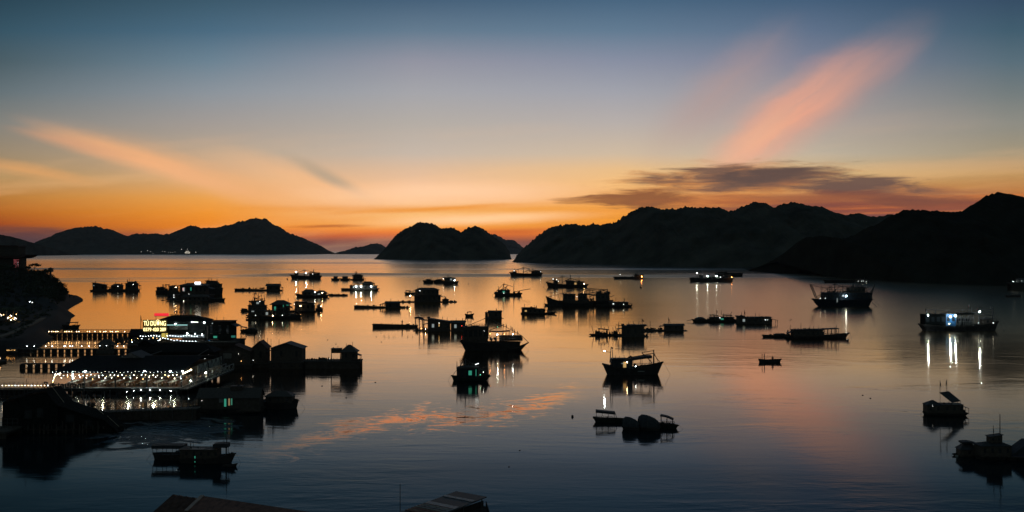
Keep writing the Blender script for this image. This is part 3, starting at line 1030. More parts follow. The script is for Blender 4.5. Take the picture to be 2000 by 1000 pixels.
# cluster left of centre
c = Craft('basket_boat', 'small covered boat beside the tall cluster, its leftmost boat', 'boat', 478, 608, 0.2, BOATS)
c.hull(470, 487, 606, 7, -1, 1, 0, 0.1)
c.awning(472, 483, 602, 603, 607, 5, posts=2, t=2.0)
c = Craft('fishing_boat', 'tall wheelhouse boat with thin masts at the left of the moored cluster', 'boat', 503, 618, 0.1, BOATS)
c.hull(481, 530, 617, 16, -1, 2, 2, 0.08)
c.cabin(486, 520, 597, 618, 12, wins=4)
c.cabin(492, 516, 588, 597, 9, wins=3, lit=W_COLD)
c.awning(487, 500, 587, 592, 597, 8, posts=2, t=1.5)
c.awning(496, 503, 581, 582, 588, 5, posts=2)
c.mast(505, 568, 588, 0.35)
c.mast(511, 572, 588, 0.25)
c.gear(500, 512, 585, -2, 2, 5, 3)
c.box('side_board', 493, 498, 606.5, 608.5, -8.3, -8.1, W_COLD)  # board with its own glow
c.lamp(508.5, 588.5, 0.8, L_DIM, -6)
c.rig(498, 570, 590, 484, 612, 526, 606, 3)
c = Craft('floating_house', 'gable roofed floating house with green lit windows in the moored cluster', 'floating house', 548, 614, 0.0, RAFTS)
c.platform(518, 577, 613, 22)
c.hut(533, 564, 594, 613, 16, 'hip', 586, 4, wins=4, lit=W_GREEN)
c.mast(540, 578, 590, 0.2)
c.box('lit_doorway', 555, 556.2, 595, 599, -8.5, -8.2, W_GREEN)
c.box('awning_board', 561, 566, 593.5, 596, -8.6, -8.3, W_GREEN)  # green glow put into the board's material
c.lamp(535, 594, 0.8, L_WHITE, -9)
c.lamp(516, 614, 0.8, L_WHITE, -10)
c = Craft('fishing_boat', 'heavy dark hull moored in front of the cluster with bow to the right', 'boat', 556, 622, 0.08, BOATS)
c.hull(505, 589, 618, 20, 1, 3.5, 2, 0.03, m=HULL)
c.cabin(512, 533, 607, 620, 10, y=2, wins=3, lit=W_COLD)
c.gear(536, 575, 618, -5, 5, 12, 4)
c.lamp(502, 615, 0.7, L_WHITE, -8)
c.lamp(534.5, 616, 1.0, L_WARM, -8)
c.lamp(553, 615, 1.0, L_WHITE, -8)
c.rig(566, 596, 618, 512, 610, 587, 614, 4)
c = Craft('dinghy', 'low dinghy under the stern of the tall wheelhouse boat', 'boat', 491, 625, 0.0, BOATS)
c.hull(480, 503, 624, 8, -1, 1, 1, 0.08)
c.gear(484, 500, 624, -2, 2, 5, 2.5)
c = Craft('house_boat', 'long grey flat roofed houseboat on the right of the moored cluster', 'boat', 595, 609, -0.04, BOATS)
c.hull(566, 618, 607, 15, 1, 0.5, 0.5, 0.02)
c.hut(577, 614, 592, 608, 12, 'flat', None, 2, wins=4)
c.hut(576, 600, 590, 592, 8, 'flat', None, 1.5, wins=0, door=False)
c.lamp(589, 597, 1.1, L_WARM, -8)
c.lamp(577, 593.5, 0.8, L_WHITE, -8)
c = Craft('work_boat', 'small cluttered boat tied to the right end of the cluster', 'boat', 623, 606, 0.2, BOATS)
c.hull(616, 631, 603, 8, 1, 1, 0.5, 0.05)
c.hut(619, 628, 597, 604, 6, 'hip', 594, 0.6, wins=1, door=False)
c.gear(617, 629, 604, -3, 3, 7, 4)
c.lamp(627, 598, 0.8, L_WARM, -4)
c = Craft('work_boat', 'low loaded boat just right of the second restaurant', 'boat', 489, 648, 0.0, BOATS)
c.hull(470, 504, 645, 10, 1, 1, 0.5, 0.05)
c.hut(483, 500, 642, 646, 6, 'hip', 640, 0.6, wins=1, door=False)
c.mast(497, 638, 645, 0.5)
c.awning(470, 482, 637, 639, 645, 6, posts=2)
c.gear(472, 484, 645, -3, 3, 8, 4)

# three house boats at the left
c = Craft('floating_house', 'leftmost of three floating houses in a row, roof sloping to the right', 'floating house', 196, 569, 0.0, RAFTS)
c.platform(178, 214, 566, 12)
c.hut(183, 207, 557, 567, 10, 'shed', 552.5, 1.5, wins=2)
c.mast(186.5, 549, 553, 0.4)
c.box('lit_board', 184, 187, 557, 558, -5.4, -5.2, W_COLD)
c = Craft('floating_house', 'middle of three floating houses in a row, low domed roof', 'floating house', 227, 569, 0.0, RAFTS)
c.platform(212, 246, 565, 11)
c.hut(219, 239, 558, 566, 9, 'hip', 554, 1, wins=2)
c.mast(238, 553, 558, 0.9, name='water_tank')
c.gear(213, 222, 565, -3, 3, 6, 3)
c.lamp(233, 559, 0.8, L_WHITE, -5.5)
c = Craft('floating_house', 'rightmost of three floating houses in a row, tall flat roof', 'floating house', 258, 569, 0.0, RAFTS)
c.platform(243, 271.5, 565, 12)
c.hut(247, 268, 553.5, 566, 10, 'flat', None, 2.2, wins=2)
c.hut(250, 266, 551, 553, 7, 'flat', None, 1, wins=0, door=False)
c.lamp(262.5, 555.5, 0.9, L_WHITE, -5.5)

# the big house cluster
c = Craft('fishing_boat', 'stubby boat at the left end of the large house cluster', 'boat', 314, 573, 0.1, BOATS)
c.hull(304, 324, 568, 9, -1, 0.5, 0.5, 0.04)
c.cabin(307, 321, 562, 569, 7, wins=2)
c.mast(318, 555, 562, 0.6)
c.gear(306, 320, 562, -2, 2, 4, 2)
c = Craft('work_boat', 'little boat with a pole frame left of the big roofed house', 'boat', 329, 574, 0, BOATS)
c.hull(322, 337, 567, 7, 1, 0.5, 0.5, 0.05)
c.awning(323, 331, 555.5, 555.6, 567, 5, posts=2)
c.gear(323, 335, 567, -2, 2, 8, 5)
c = Craft('floating_house', 'narrow floating house beside the big roofed house of the cluster', 'floating house', 340, 580, 0, RAFTS)
c.platform(328, 353, 570, 12)
c.hut(332, 346, 559, 571, 9, 'hip', 557, 1.5, wins=2)
c.gear(342, 352, 570, -4, 4, 8, 6)
c.lamp(345.5, 561, 0.7, L_WARM, -5.5)
c = Craft('floating_house', 'big broad roofed floating house with a bright white sign on its roof', 'floating house', 376, 586, 0.0, RAFTS)
c.platform(346, 416, 575, 26)
c.hut(355, 404, 557, 576, 22, 'hip', 552.5, 3, wins=6, lit=W_COLD)
c.box('roof_sign', 384, 395, 550.5, 554.5, -9.5, -9.0, mat('sign_white', emit=(0.85, 0.92, 1.0), power=5))
c.box('lit_panel', 376, 378, 561, 567, -11.5, -11.2, W_GREEN)
c.box('lit_panel', 361, 362.4, 562, 567, -11.5, -11.2, mat('window_lit_pink', emit=(1.0, 0.55, 0.5), power=1.0))
c.lamp(345, 575.5, 0.8, L_WHITE, -14)
c.lamp(345, 580, 0.9, L_WHITE, -14)
c.lamp(374, 573.5, 0.6, L_WHITE, -14)
c.lamp(382, 581, 0.6, L_WHITE, -14)
c.lamp(393, 580, 1.1, L_WHITE, -14)
c = Craft('passenger_ship', 'tall decked ship behind the big roofed house at the right of the cluster', 'ship', 417, 575, -0.05, BOATS)
c.hull(398, 436, 564, 15, 1, 2, 1, 0.05)
c.cabin(400, 432, 555, 565, 11, wins=6)
c.cabin(404, 424, 549.5, 555, 8, wins=4)
c.awning(401, 418, 547.8, 548, 550, 8, posts=2)
c.gear(418, 428, 553, -2, 2, 5, 3.5)
c.mast(408, 541, 548, 0.3)
c.mast(424, 545, 553, 0.3)
c.rail(402, 431, 551.5, 555, -6, 8)
c = Craft('house_boat', 'long low houseboat lying in front of the big roofed house', 'boat', 385, 588, 0.0, BOATS)
c.hull(344, 428, 588, 16, 1, 2, 1, 0.06)
c.hut(356, 408, 579, 589, 10, 'hip', 575, 1, wins=6)
c.gear(350, 420, 588, -6, 6, 14, 5)
c.lamp(362, 587, 0.9, L_WHITE, -9)
c = Craft('work_boat', 'small roofed boat at the front left of the large house cluster', 'boat', 331, 587, 0.0, BOATS)
c.hull(315, 347, 587.5, 9, -1, 1.5, 1, 0.06)
c.awning(326, 343, 583, 584, 588, 7, posts=2, t=1.5)
c.mast(334, 579, 584, 0.8)
c = Craft('work_boat', 'canopied boat between the stubby boat and the front left roofed boat', 'boat', 337, 582, 0.0, BOATS)
c.hull(329, 346, 578, 7, -1, 0.6, 1, 0.06)
c.awning(329, 345, 576.5, 577, 579, 6, posts=2)
c = Craft('work_boat', 'low boat moored at the right end of the large house cluster', 'boat', 425, 588, 0.0, BOATS)
c.hull(412, 440, 583.5, 8, 1, 1, 1, 0.08)
c.gear(415, 434, 584, -2, 2, 7, 2.5)

# centre rows
c = Craft('fish_raft', 'long narrow plank raft with a gable hut, under the lamp lit houseboat', 'fish farm raft', 746, 601, 0.0, RAFTS)
c.platform(692, 800, 596.5, 12, Yt2=600.5)
c.hut(754, 781, 591, 604, 13, 'gable', 588.2, 2.0, wins=2)
c.awning(742, 753, 594, 590.5, 598, 8, posts=2)
c.gear(782, 797, 600, -4, 4, 9, 3.5)
c.gear(694, 742, 597, -4, 4, 10, 1.8)
c = Craft('floating_house', 'two decked floating house with a wide low roof and lower boat shed', 'floating house', 834, 590, 0.0, RAFTS)
c.platform(782, 892, 588.5, 16)
c.hut(810, 860, 577, 590, 17, 'flat', None, 2.5, wins=5)
c.hut(811, 856, 566, 577, 15, 'hip', 562, 1.5, y=4, wins=5, lit=None)
c.gear(784, 808, 588.5, -5, 5, 10, 3)
c.hut(864, 876, 585, 590, 8, 'hip', 582.5, 0.8, wins=1, door=False)
c.gear(872, 890, 588.5, -5, 5, 8, 2.5)
c.mast(807, 567, 577, 0.3)
c.lamp(821, 567.5, 1.0, L_WHITE, -9)
c.lamp(802.5, 577.5, 1.1, L_WARM, -9, 588)
c = Craft('canopy_boat', 'little canopied boat left of the two decked floating house', 'boat', 799, 575, 0.0, BOATS)
c.hull(790, 811, 571.5, 5, -1, 0.6, 0.5, 0.08)
c.awning(792, 802, 567, 567.2, 572, 4, posts=2)
c = Craft('fishing_boat', 'boat with a lit wheelhouse at the right end of a chain of three', 'boat', 880, 555, 0.0, BOATS)
c.hull(865, 896, 550, 8, 1, 0.8, 0.5, 0.08)
c.cabin(868, 889, 543, 550, 6, wins=4, lit=W_COLD)
c.awning(866, 878, 541.4, 542, 544, 6, posts=2)
c.mast(874, 536, 543, 0.3)
c.lamp(866, 544.5, 1.0, L_WHITE, -4)
c.lamp(888, 547, 1.2, L_WHITE, -5)
for X0, X1, lab in ((826, 847, 'open boat at the left end of a chain of three far boats'), (846, 868, 'low roofed boat in the middle of a chain of three far boats')):
    c = Craft('work_boat', lab, 'boat', (X0 + X1) / 2, 553, 0.0, BOATS)
    c.hull(X0, X1, 548.5, 7, -1, 1.2, 0.5, 0.07)
    c.hut(X0 + 6, X1 - 5, 546.3, 549, 4, 'hip', 545, 0.8, wins=1, door=False)
    c.gear(X0 + 3, X1 - 2, 548.5, -2, 2, 6, 2)
    c.mast(X0 + 16, 543, 548, 0.25)
c = Craft('sampan', 'tiny sampan with a canopy alone in open water left of the square hut', 'boat', 916.5, 618, 0.0, BOATS)
c.hull(908, 926, 614, 5.5, 1, 2, 1.5, 0.15, 0.08)
c.awning(912, 921, 609, 608, 614, 4, posts=2)
c = Craft('floating_house', 'square floating house alone with a small shed on its left side', 'floating house', 965, 622, 0.0, RAFTS)
c.platform(945.5, 984, 622, 18)
c.hut(953.5, 980, 608, 623, 15, 'gable', 606.2, 0.8, wins=1)
c.hut(947.5, 953, 610.5, 623, 9, 'flat', None, 0.4, wins=0, door=False)
c.lamp(979, 629, 0.35, L_DIM, -9)
c = Craft('cargo_boat', 'long low cargo boat with its wheelhouse aft, in front of the ridge gap', 'boat', 1027, 540, 0.05, BOATS)
c.hull(995, 1060, 534.5, 9, -1, 3.2, 1.0, 0.06)
c.cabin(1038, 1057, 529.5, 536, 6, wins=3)
c.awning(1033, 1056, 528.3, 528.5, 530, 7, posts=2)
c.gear(1016, 1036, 535.5, -1, 1, 14, 1.6)
c.hut(1001, 1009, 530.5, 534, 4, 'flat', None, 0.6, wins=0, door=False)
c.mast(1041, 522, 529, 0.25)
c.lamp(1004, 528.7, 0.8, L_WHITE, -2, 531)
c.lamp(1055.5, 530.5, 0.7, L_WHITE, -4)
c.rig(1022, 521, 536, 997, 532, 1050, 529, 2)
c = Craft('fishing_boat', 'fishing boat with two tall thin masts and lamps near its left bow', 'boat', 1107, 561, 0.05, BOATS)
c.hull(1066, 1149, 556.5, 13, -1, 6.5, 1.5, 0.06)
c.cabin(1106, 1141, 550.5, 559, 8, wins=5, lit=W_WARM)
c.awning(1104, 1121, 547.6, 548, 552, 9, posts=2)
c.cabin(1081, 1090, 548.5, 555, 5, wins=1)
c.gear(1090, 1106, 557, -2, 2, 8, 4)
c.mast(1114, 536, 548, 0.5)
c.mast(1131, 539, 551, 0.4)
c.lamp(1080, 545, 1.0, L_WHITE, -2, 549)
c.lamp(1087, 546, 0.9, L_WHITE, -2, 549)
c.lamp(1090, 549, 0.8, L_WHITE, -3)
c.lamp(1140, 554, 0.9, L_WARM, -5)
c.rig(1098, 538, 556, 1068, 550, 1130, 548, 3)
c = Craft('fishing_boat', 'squid boat with a long thin pole reaching out to the right', 'boat', 992, 577.5, 0.0, BOATS)
c.hull(965, 1020, 573, 12, -1, 0.8, 0.8, 0.04)
c.cabin(972, 996, 567, 574, 8, wins=3, lit=W_GREEN)
c.awning(971, 988, 566, 565, 572, 9, posts=2)
c.part('arched_frame', MB().tube([(c.x(979), 0, c.z(566)), (c.x(983), 0, c.z(563)), (c.x(989), 0, c.z(562.5)), (c.x(994), 0, c.z(566)), (c.x(996), 0, c.z(570))], 0.4, 5), STEEL)
c.mast(1003.5, 552, 572, 0.4)
c.boom(1004, 570, 1036, 564, r=0.3)
c.gear(998, 1016, 573, -3, 3, 9, 5)
c.hut(966, 974, 570.5, 574, 6, 'hip', 569.5, 0.6, wins=0, door=False)
c.lamp(984, 572.5, 0.9, L_WHITE, -5)
c.rig(984, 553, 567, 967, 571, 1002, 560, 3)
c = Craft('house_boat', 'long flat roofed houseboat with a pointed bow to the right, mid bay', 'boat', 1051, 613, -0.04, BOATS)
c.hull(1017, 1087, 611.5, 15, 1, 2.5, 0.5, 0.07)
c.hut(1019, 1064, 603.5, 612, 12, 'flat', None, 1.6, wins=5, lit=W_WARM)
c.hut(1020, 1046, 601.2, 603.2, 9, 'flat', None, 2, wins=0, door=False)
c.gear(1066, 1080, 611, -3, 3, 8, 3)
c = Craft('fishing_boat', 'big fishing boat with high bow to the left and a square wheelhouse', 'boat', 1110, 598, 0.05, BOATS)
c.hull(1066, 1158, 592, 20, -1, 14, 1, 0.05, 0.03)
c.cabin(1100, 1123, 575, 589, 11, wins=3, over=2)
c.box('hatch_house', 1090, 1150, 587, 594, -6, 6, WALL)
c.mast(1076, 568, 582, 0.35)
c.line([(1072, 572), (1081, 571)], 0.3, 'crosstree')
c.mast(1101, 572, 576, 0.4)
c.part('hoop', MB().tube([(c.x(1079), 0, c.z(575)), (c.x(1081), 0, c.z(573.5)), (c.x(1084), 0, c.z(573.5)), (c.x(1086), 0, c.z(575))], 0.35, 5), STEEL)
c.gear(1124, 1150, 587, -5, 5, 9, 4)
c.lamp(1126, 579, 0.7, L_DIM, -7)
c.rig(1130, 562, 588, 1070, 580, 1152, 588, 4)
c = Craft('dinghy', 'small dinghy under the high bow of the big fishing boat', 'boat', 1070, 597, 0.0, BOATS)
c.hull(1063, 1078, 594, 6, -1, 1.5, 0.5, 0.1)
c = Craft('fishing_boat', 'fishing boat with a web of masts and rigging behind the big high bowed one', 'boat', 1163, 596.5, 0.0, BOATS)
c.hull(1126, 1198, 588, 18, 1, 2, 1, 0.05)
c.cabin(1164, 1190, 574, 588, 11, wins=3, over=1)
c.hut(1165, 1174, 570.5, 574, 6, 'gable', 569, 0.8, wins=0, door=False)
c.cabin(1129, 1146, 574.5, 588, 9, wins=2)
c.mast(1186, 564.5, 574, 0.9)
c.mast(1189, 568, 576, 0.4)
c.mast(1133, 565, 575, 0.5)
c.line([(1134, 567), (1187, 566)], 0.3)
c.line([(1140, 575), (1186, 566)], 0.3)
c.line([(1134, 573), (1166, 577)], 0.8, 'boom')
c.boom(1190, 580, 1200, 577.5, r=0.3)
c.gear(1134, 1162, 586, -5, 5, 14, 6)
c.gear(1176, 1190, 573, -3, 3, 6, 4)
c.rig(1152, 562, 586, 1130, 580, 1188, 570, 5)
c.line([(1133, 566), (1150, 563), (1187, 566)], 0.2, 'stay')
c.line([(1133, 570), (1187, 571)], 0.2, 'stay')
c = Craft('house_boat', 'flat roofed house raft joined to the right of the rigged fishing boat', 'boat', 1208, 599.5, 0.0, BOATS)
c.hull(1164, 1235, 596, 14, 1, 0.6, 0.5, 0.04)
c.hut(1190, 1226, 590.3, 598, 11, 'flat', None, 1.8, wins=4, lit=W_COLD)
c.gear(1222, 1232, 596, -3, 3, 5, 3)
c.lamp(1217, 594, 0.8, L_WHITE, -7)
c.lamp(1197, 593, 0.7, L_DIM, -7)
c = Craft('house_boat', 'low flat boat with an orange lamp below the long ridge', 'boat', 1228, 545, 0.0, BOATS)
c.hull(1198, 1257, 541, 8, 1, 0.3, 0.3, 0.03)
c.hut(1239, 1256, 537, 541, 6, 'flat', None, 1.5, wins=3)
c.mast(1241, 533, 537, 0.6)
c.gear(1200, 1236, 541, -2, 2, 12, 1.5)
c.lamp(1211, 536, 0.8, L_WHITE, -2, 541)
c.lamp(1252.5, 540, 1.5, L_ORANGE, -4.5)
c = Craft('cargo_boat', 'dark work barge with four cold lamps and long streaks, under the ridge', 'boat', 1390, 551, 0.0, BOATS)
c.hull(1347, 1432, 543, 12, 1, 0.5, 0.5, 0.02, 0.02)
c.cabin(1383, 1410, 541, 546, 8, wins=4, lit=W_COLD)
c.cabin(1366, 1374, 537.5, 546, 6, wins=1)
c.gear(1408, 1430, 543, -2, 2, 9, 2.5)
c.gear(1350, 1380, 543, -2, 2, 9, 2)
c.lamp(1360.5, 533.5, 1.2, L_STRONG, -2, 543)
c.lamp(1380.5, 539, 1.3, L_STRONG, -6.5)
c.lamp(1398, 539, 1.3, L_STRONG, -6.5)
c.lamp(1405.5, 541, 0.9, L_WHITE, -6.5)
c.lamp(1427.5, 541.5, 1.1, L_ORANGE, -6.5)
c.rig(1412, 533, 544, 1350, 542, 1430, 541, 3)
c = Craft('cargo_boat', 'unlit flat hull lying behind the barge with four cold lamps', 'boat', 1425, 540.5, 0.0, BOATS)
c.hull(1396, 1451, 533.5, 10, 1, 0.3, 0.3, 0.02)
c.hut(1402, 1420, 531.5, 534, 6, 'flat', None, 0.5, wins=0, door=False)
c = Craft('cargo_boat', 'long unlit barge against the foot of the right hand hill', 'boat', 1650, 552.5, 0.0, BOATS)
c.hull(1608, 1695, 547, 11, 1, 0.3, 0.3, 0.03)
c.cabin(1672, 1690, 546, 549, 6, wins=3, lit=W_COLD)
c.gear(1620, 1670, 547, -3, 3, 10, 1.6)
for X in (1674, 1681, 1684, 1690):
    c.lamp(X, 549 if X < 1690 else 550, 0.5, L_DIM, -5)
# ------------------------------------------------------------------ middle and near boats
c = Craft('floating_house', 'floating house with a plank gangway running left and a red lamp', 'floating house', 820, 646, 0.0, RAFTS)
c.platform(808, 912, 645.5, 26, name='house_deck')
c.hut(836, 879, 628, 646, 20, 'shed', 621.5, 1.0, wins=3, lit=W_COLD)
c.hut(881, 908.5, 629, 647, 19, 'gable', 625.5, 1.5, wins=2, lit=W_COLD)
c.awning(818, 838, 622.5, 625, 645, 12, posts=3)
c.box('roof_tank', 835, 840, 618.5, 622.5, -2, 2, TARP)
c.gear(812, 838, 645, -9, 6, 20, 6)
c.gear(745, 810, 637, -4, 4, 8, 2)
c.lamp(902.5, 635.5, 0.9, L_RED, -10)
c.lamp(858.5, 630, 0.8, L_DIM, -10.5)
c.box('lit_door', 857.5, 859.4, 630, 637, -10.6, -10.3, W_WARM)
c.lamp(824, 641, 0.7, L_ORANGE, -9)
c.lamp(832, 642, 0.8, L_WARM, -9)
craft_person('person standing on the plank gangway of the red lamped house', 785.5, 639, 9.0, z0=0.9)

c = Craft('gangway', 'long plank gangway floating left of the red lamped house', 'gangway', 770, 639, 0.0, None)
c.platform(728, 816, 632.5, 14, Yt2=635)
c.gear(760, 812, 634, -4, 4, 10, 2)
c = Craft('dark_canopy', 'sagging cloth canopy over poles left of the gangway house', 'canopy', 818, 631, 0.0)
c.awning(810, 827, 619, 621, 631, 10, posts=2, t=2.5, sag=-1.5, m=DARKCLOTH)

c = Craft('fishing_boat', 'largest dark fishing boat in mid bay with red pennants on its bow', 'boat', 964, 684, 0.03, BOATS)
c.hull(899, 1017, 668, 34, 1, 1, 4, 0.03, 0.09, m=HULL, bul=2.5, flare=0.7)
c.cabin(905, 953, 638.5, 668, 20, wins=5, over=0.8, m=WOOD)
c.box('roof_box', 924, 935, 636, 638.5, -5, 5, WALL)
c.mast(953.6, 618, 662, 0.7)
c.mast(920, 633, 639, 0.5)
c.awning(955, 996, 646, 645.2, 664, 18, posts=4, sag=1.0, m=mat('red_awning', (0.14, 0.05, 0.035), 0.7))
c.rail(960, 1020, 655, 665, -14, 12)
c.box('bow_shelter', 975, 1019, 655.3, 665, -9, 9, WOOD)
c.gear(957, 975, 664, -8, 8, 12, 8)
c.gear(1014, 1020, 664, -4, 4, 6, 6)
for X, Yt in ((982.5, 632), (988.5, 632), (998, 637), (1001, 639), (1004.5, 643), (1011, 646)):
    c.flag(X, Yt, 660, 1.8, 4.0, DARKCLOTH, rnd.uniform(-6, 6))
c.lamp(971.5, 652.5, 1.5, L_STRONG, -10)
c.lamp(1001.5, 652, 1.4, L_WHITE, -10)
c.lamp(985, 652, 0.9, L_ORANGE, -10)
c.lamp(957, 651, 0.8, L_ORANGE, -10)
c.lamp(971.5, 638, 0.6, L_GREEN, -5)
c.lamp(945.5, 645.5, 0.6, L_WHITE, -11)
c.part('tyre_fender', MB().tube([(c.x(899.5) + 1.6 * math.cos(a), 0.0, c.z(668) + 1.8 * math.sin(a)) for a in [k * math.pi / 6 for k in range(13)]], 0.5, 6), RUBBER)
c.hull(972, 1033, 679, 20, 1, 11, 0, 0.28, 0.0, m=HULL, y=-1, name='bow_overhang')
c.line([(953, 620), (1018, 655)], 0.25, 'stay')
c.line([(953, 620), (903, 640)], 0.25, 'stay')
c.boom(956, 645, 985, 634, r=0.4, name='cargo_boom')
c.rail(906, 952, 632, 637.5, -9, 9)
c.line([(1019, 656), (1032, 669)], 0.3, 'bow_stay')

c = Craft('fishing_boat', 'small wheelhouse boat with green lit window and bow to the left', 'boat', 919, 743, 0.05, BOATS)
c.hull(881, 958, 737, 24, -1, 4.5, 4, 0.07, 0.12, m=GREEN)
c.cabin(892, 934, 719, 740, 17, wins=4, lit=W_GREEN, over=0.8, m=BLUE)
c.hut(895, 933, 716.5, 719, 14, 'hip', 713.5, 1.5, wins=0, door=False)
c.mast(892.5, 706, 720, 0.5)
c.mast(900, 711, 718, 0.5)
c.mast(909, 700, 716, 0.7)
c.boom(925, 713, 936, 709.5, r=0.5)
c.mast(935, 709, 722, 0.35)
c.gear(937, 954, 733, -6, 6, 14, 9)
c.gear(884, 892, 735, -4, 4, 5, 2.5)
c.box('lit_post', 929, 930.2, 720.5, 733, -9.0, -8.6, W_GREEN)
c.lamp(938, 731, 0.9, L_GREEN, -8)
c.lamp(944, 726, 1.1, L_DIM, -8)
c.line([(928, 711.5), (935, 709)], 0.4, 'fluorescent_tube', -6, mat('tube_white', emit=(0.8, 0.9, 0.9), power=2.5))
c.line([(909, 701), (884, 733)], 0.22, 'stay')
c.line([(909, 701), (953, 731)], 0.22, 'stay')
for X in (898, 914, 921):
    c.boom(X, 716, X + 3, 708, r=0.25, name='bamboo_pole')
c.part('dome_net', MB().ball((c.x(945), 2, c.z(727)), 5.0, 10, 6, (1.3, 1, 1)), NET, smooth=True)

c = Craft('fishing_boat', 'fishing boat with a crane frame, slanted awning and lamp on a side pole', 'boat', 1236, 731, 0.03, BOATS)
c.hull(1177, 1296, 718, 30, 1, 12, 8, 0.10, 0.08, m=HULL, bul=3)
c.cabin(1193, 1234, 701, 727, 18, wins=4, lit=W_WARM, over=0.8, m=BLUE)
c.hut(1196, 1222, 700, 702, 14, 'flat', None, 1.5, wins=0, door=False)
c.awning(1233, 1272, 699, 694, 712, 20, posts=3, t=3.2, sag=-0.6)
c.mast(1191, 679, 708, 0.6, -1, 2.0)
c.mast(1197, 681, 706, 0.5, 1, -1.0)
c.boom(1193, 679, 1197, 680, r=0.9, name='crane_head')
c.mast(1277, 683, 710, 0.9, name='fore_mast')
c.boom(1277, 692, 1292, 711, r=0.3, name='stay')
c.boom(1277, 688, 1286, 708, r=0.25, name='stay')
c.boom(1258, 692, 1274, 709, r=0.4)
c.boom(1254, 688.5, 1277, 685, r=0.35)
c.boom(1254, 688.5, 1258, 695, r=0.5)
c.boom(1230, 698, 1278, 690, r=0.4, name='awning_spar')
c.mast(1230, 676, 698, 0.22)
c.line([(1201, 681), (1245, 684)], 0.28)
c.line([(1180, 685.5), (1192, 688)], 0.2, 'lamp_arm', -2)
c.mast(1210, 695, 700, 0.3)
c.gear(1228, 1234, 698, -4, 4, 5, 5)
c.gear(1236, 1262, 716, -8, 8, 14, 6)
c.rail(1240, 1275, 711, 717, 9, 6)
c.lamp(1180, 685.3, 2.3, L_STRONG, -2)
c.lamp(1223, 706.5, 1.5, L_WARM, -9.8)
c.box('lit_board', 1212, 1217, 708, 709.2, -9.6, -9.3, W_COLD)
c.lamp(1239.5, 713.5, 0.9, L_WHITE, -13)
c.box('hull_board', 1243, 1256, 722.5, 724, -15.9, -15.6, mat('pale_paint', (0.35, 0.35, 0.33)))

c = Craft('trawler', 'trawler with a pair of net booms raised at each end and one lamp', 'boat', 1646, 599, 0.04, BOATS)
c.hull(1588, 1706, 585, 30, 1, 0.8, 1.5, 0.08, 0.10, m=BLUE)
c.cabin(1606, 1700, 572, 586, 20, wins=9, over=0.6, m=BLUE)
c.cabin(1656, 1688, 562, 572, 14, wins=4, over=0.8)
c.rail(1612, 1654, 565, 572, -8, 8)
c.part('net_frame', MB().tube([(c.x(1606), 0, c.z(573)), (c.x(1606), 0, c.z(561.5)), (c.x(1616), 0, c.z(561.5)), (c.x(1616), 0, c.z(573))], 0.4, 5), STEEL)
for a, b2 in (((1592, 582), (1581, 555)), ((1595, 582), (1584, 555)), ((1700, 575), (1711, 553)), ((1703, 578), (1709, 556))):
    c.boom(a[0], a[1], b2[0], b2[1], r=0.5, name='net_boom')
c.line([(1616, 562), (1650, 559), (1694, 561)], 0.3)
c.mast(1646, 555, 572, 0.4)
c.mast(1694, 560, 574, 0.4)
for X in (1664, 1676, 1683):
    c.boom(X, 562, X + 4, 556, r=0.3)
c.gear(1617, 1655, 572, -6, 6, 16, 5)
c.gear(1688, 1703, 575, -5, 5, 10, 6)
c.lamp(1645.5, 577.5, 2.2, L_WHITE, -17)
c.lamp(1606.5, 582, 0.9, L_DIM, -12)
c.lamp(1597, 582, 0.8, L_DIM, -12)
c.box('lit_window', 1628, 1629.6, 582, 590, -15.2, -14.9, W_COLD)
c.line([(1704, 590), (1712, 598), (1722, 606)], 0.2, 'anchor_rope')
c.rig(1630, 552, 572, 1592, 582, 1656, 566, 6)
c.rig(1672, 548, 562, 1656, 570, 1700, 574, 4)
c.rail(1592, 1610, 576, 585, -12, 5)
c.line([(1616, 564), (1581, 556)], 0.2, 'stay')
c.line([(1694, 561), (1711, 554)], 0.2, 'stay')

c = Craft('trawler', 'trawler with blue wheelhouse and four glaring lamps, streaks below it', 'boat', 1874, 646, 0.03, BOATS)
c.hull(1797, 1952, 636, 32, 1, 9, 4, 0.05, 0.05, m=HULL, bul=3)
DARK_PAINT = mat('near_black_paint', (0.006, 0.008, 0.008), 0.9, bscale=2.0, spec=0.03)  # even near-black base colour
c.cabin(1801, 1842, 614.5, 636, 20, wins=4, over=0.8, m=DARK_PAINT, roofm=DARK_PAINT)
c.cabin(1842, 1862, 613, 636, 18, wins=2, over=0.6, m=mat('bright_blue_paint', (0.012, 0.09, 0.22), 0.6))
c.awning(1862, 1898, 613, 611, 634, 20, posts=5, t=1.5, m=DARK_PAINT)
c.box('winch_house', 1868, 1893, 622, 634, -6, 6, DARK_PAINT)
c.rail(1862, 1895, 620, 634, -13, 10)
c.gear(1862, 1895, 634, -10, 4, 24, 9)
c.gear(1900, 1940, 634, -8, 8, 12, 5)
c.mast(1898, 601, 634, 0.8)
c.mast(1913, 607, 634, 0.9)
c.mast(1940, 601, 634, 1.1)
c.mast(1826, 604, 615, 0.4)
c.mast(1809, 604, 615, 0.4)
c.line([(1898, 611), (1940, 609)], 0.3)
c.line([(1898, 613), (1938, 616)], 0.3)
c.boom(1922, 622, 1930, 613, r=0.4)
c.hut(1918, 1936, 623, 634, 12, 'hip', 620, 0.8, wins=1, door=False)
for X, Yt, Yb in ((1807.5, 601, 614), (1827, 605, 614), (1852.5, 604, 613), (1893, 594, 612), (1911, 599, 610), (1936, 598, 606)):
    c.flag(X, Yt, Yb, -1.8, 3.2, REDCLOTH if X in (1893, 1911) else DARKCLOTH)
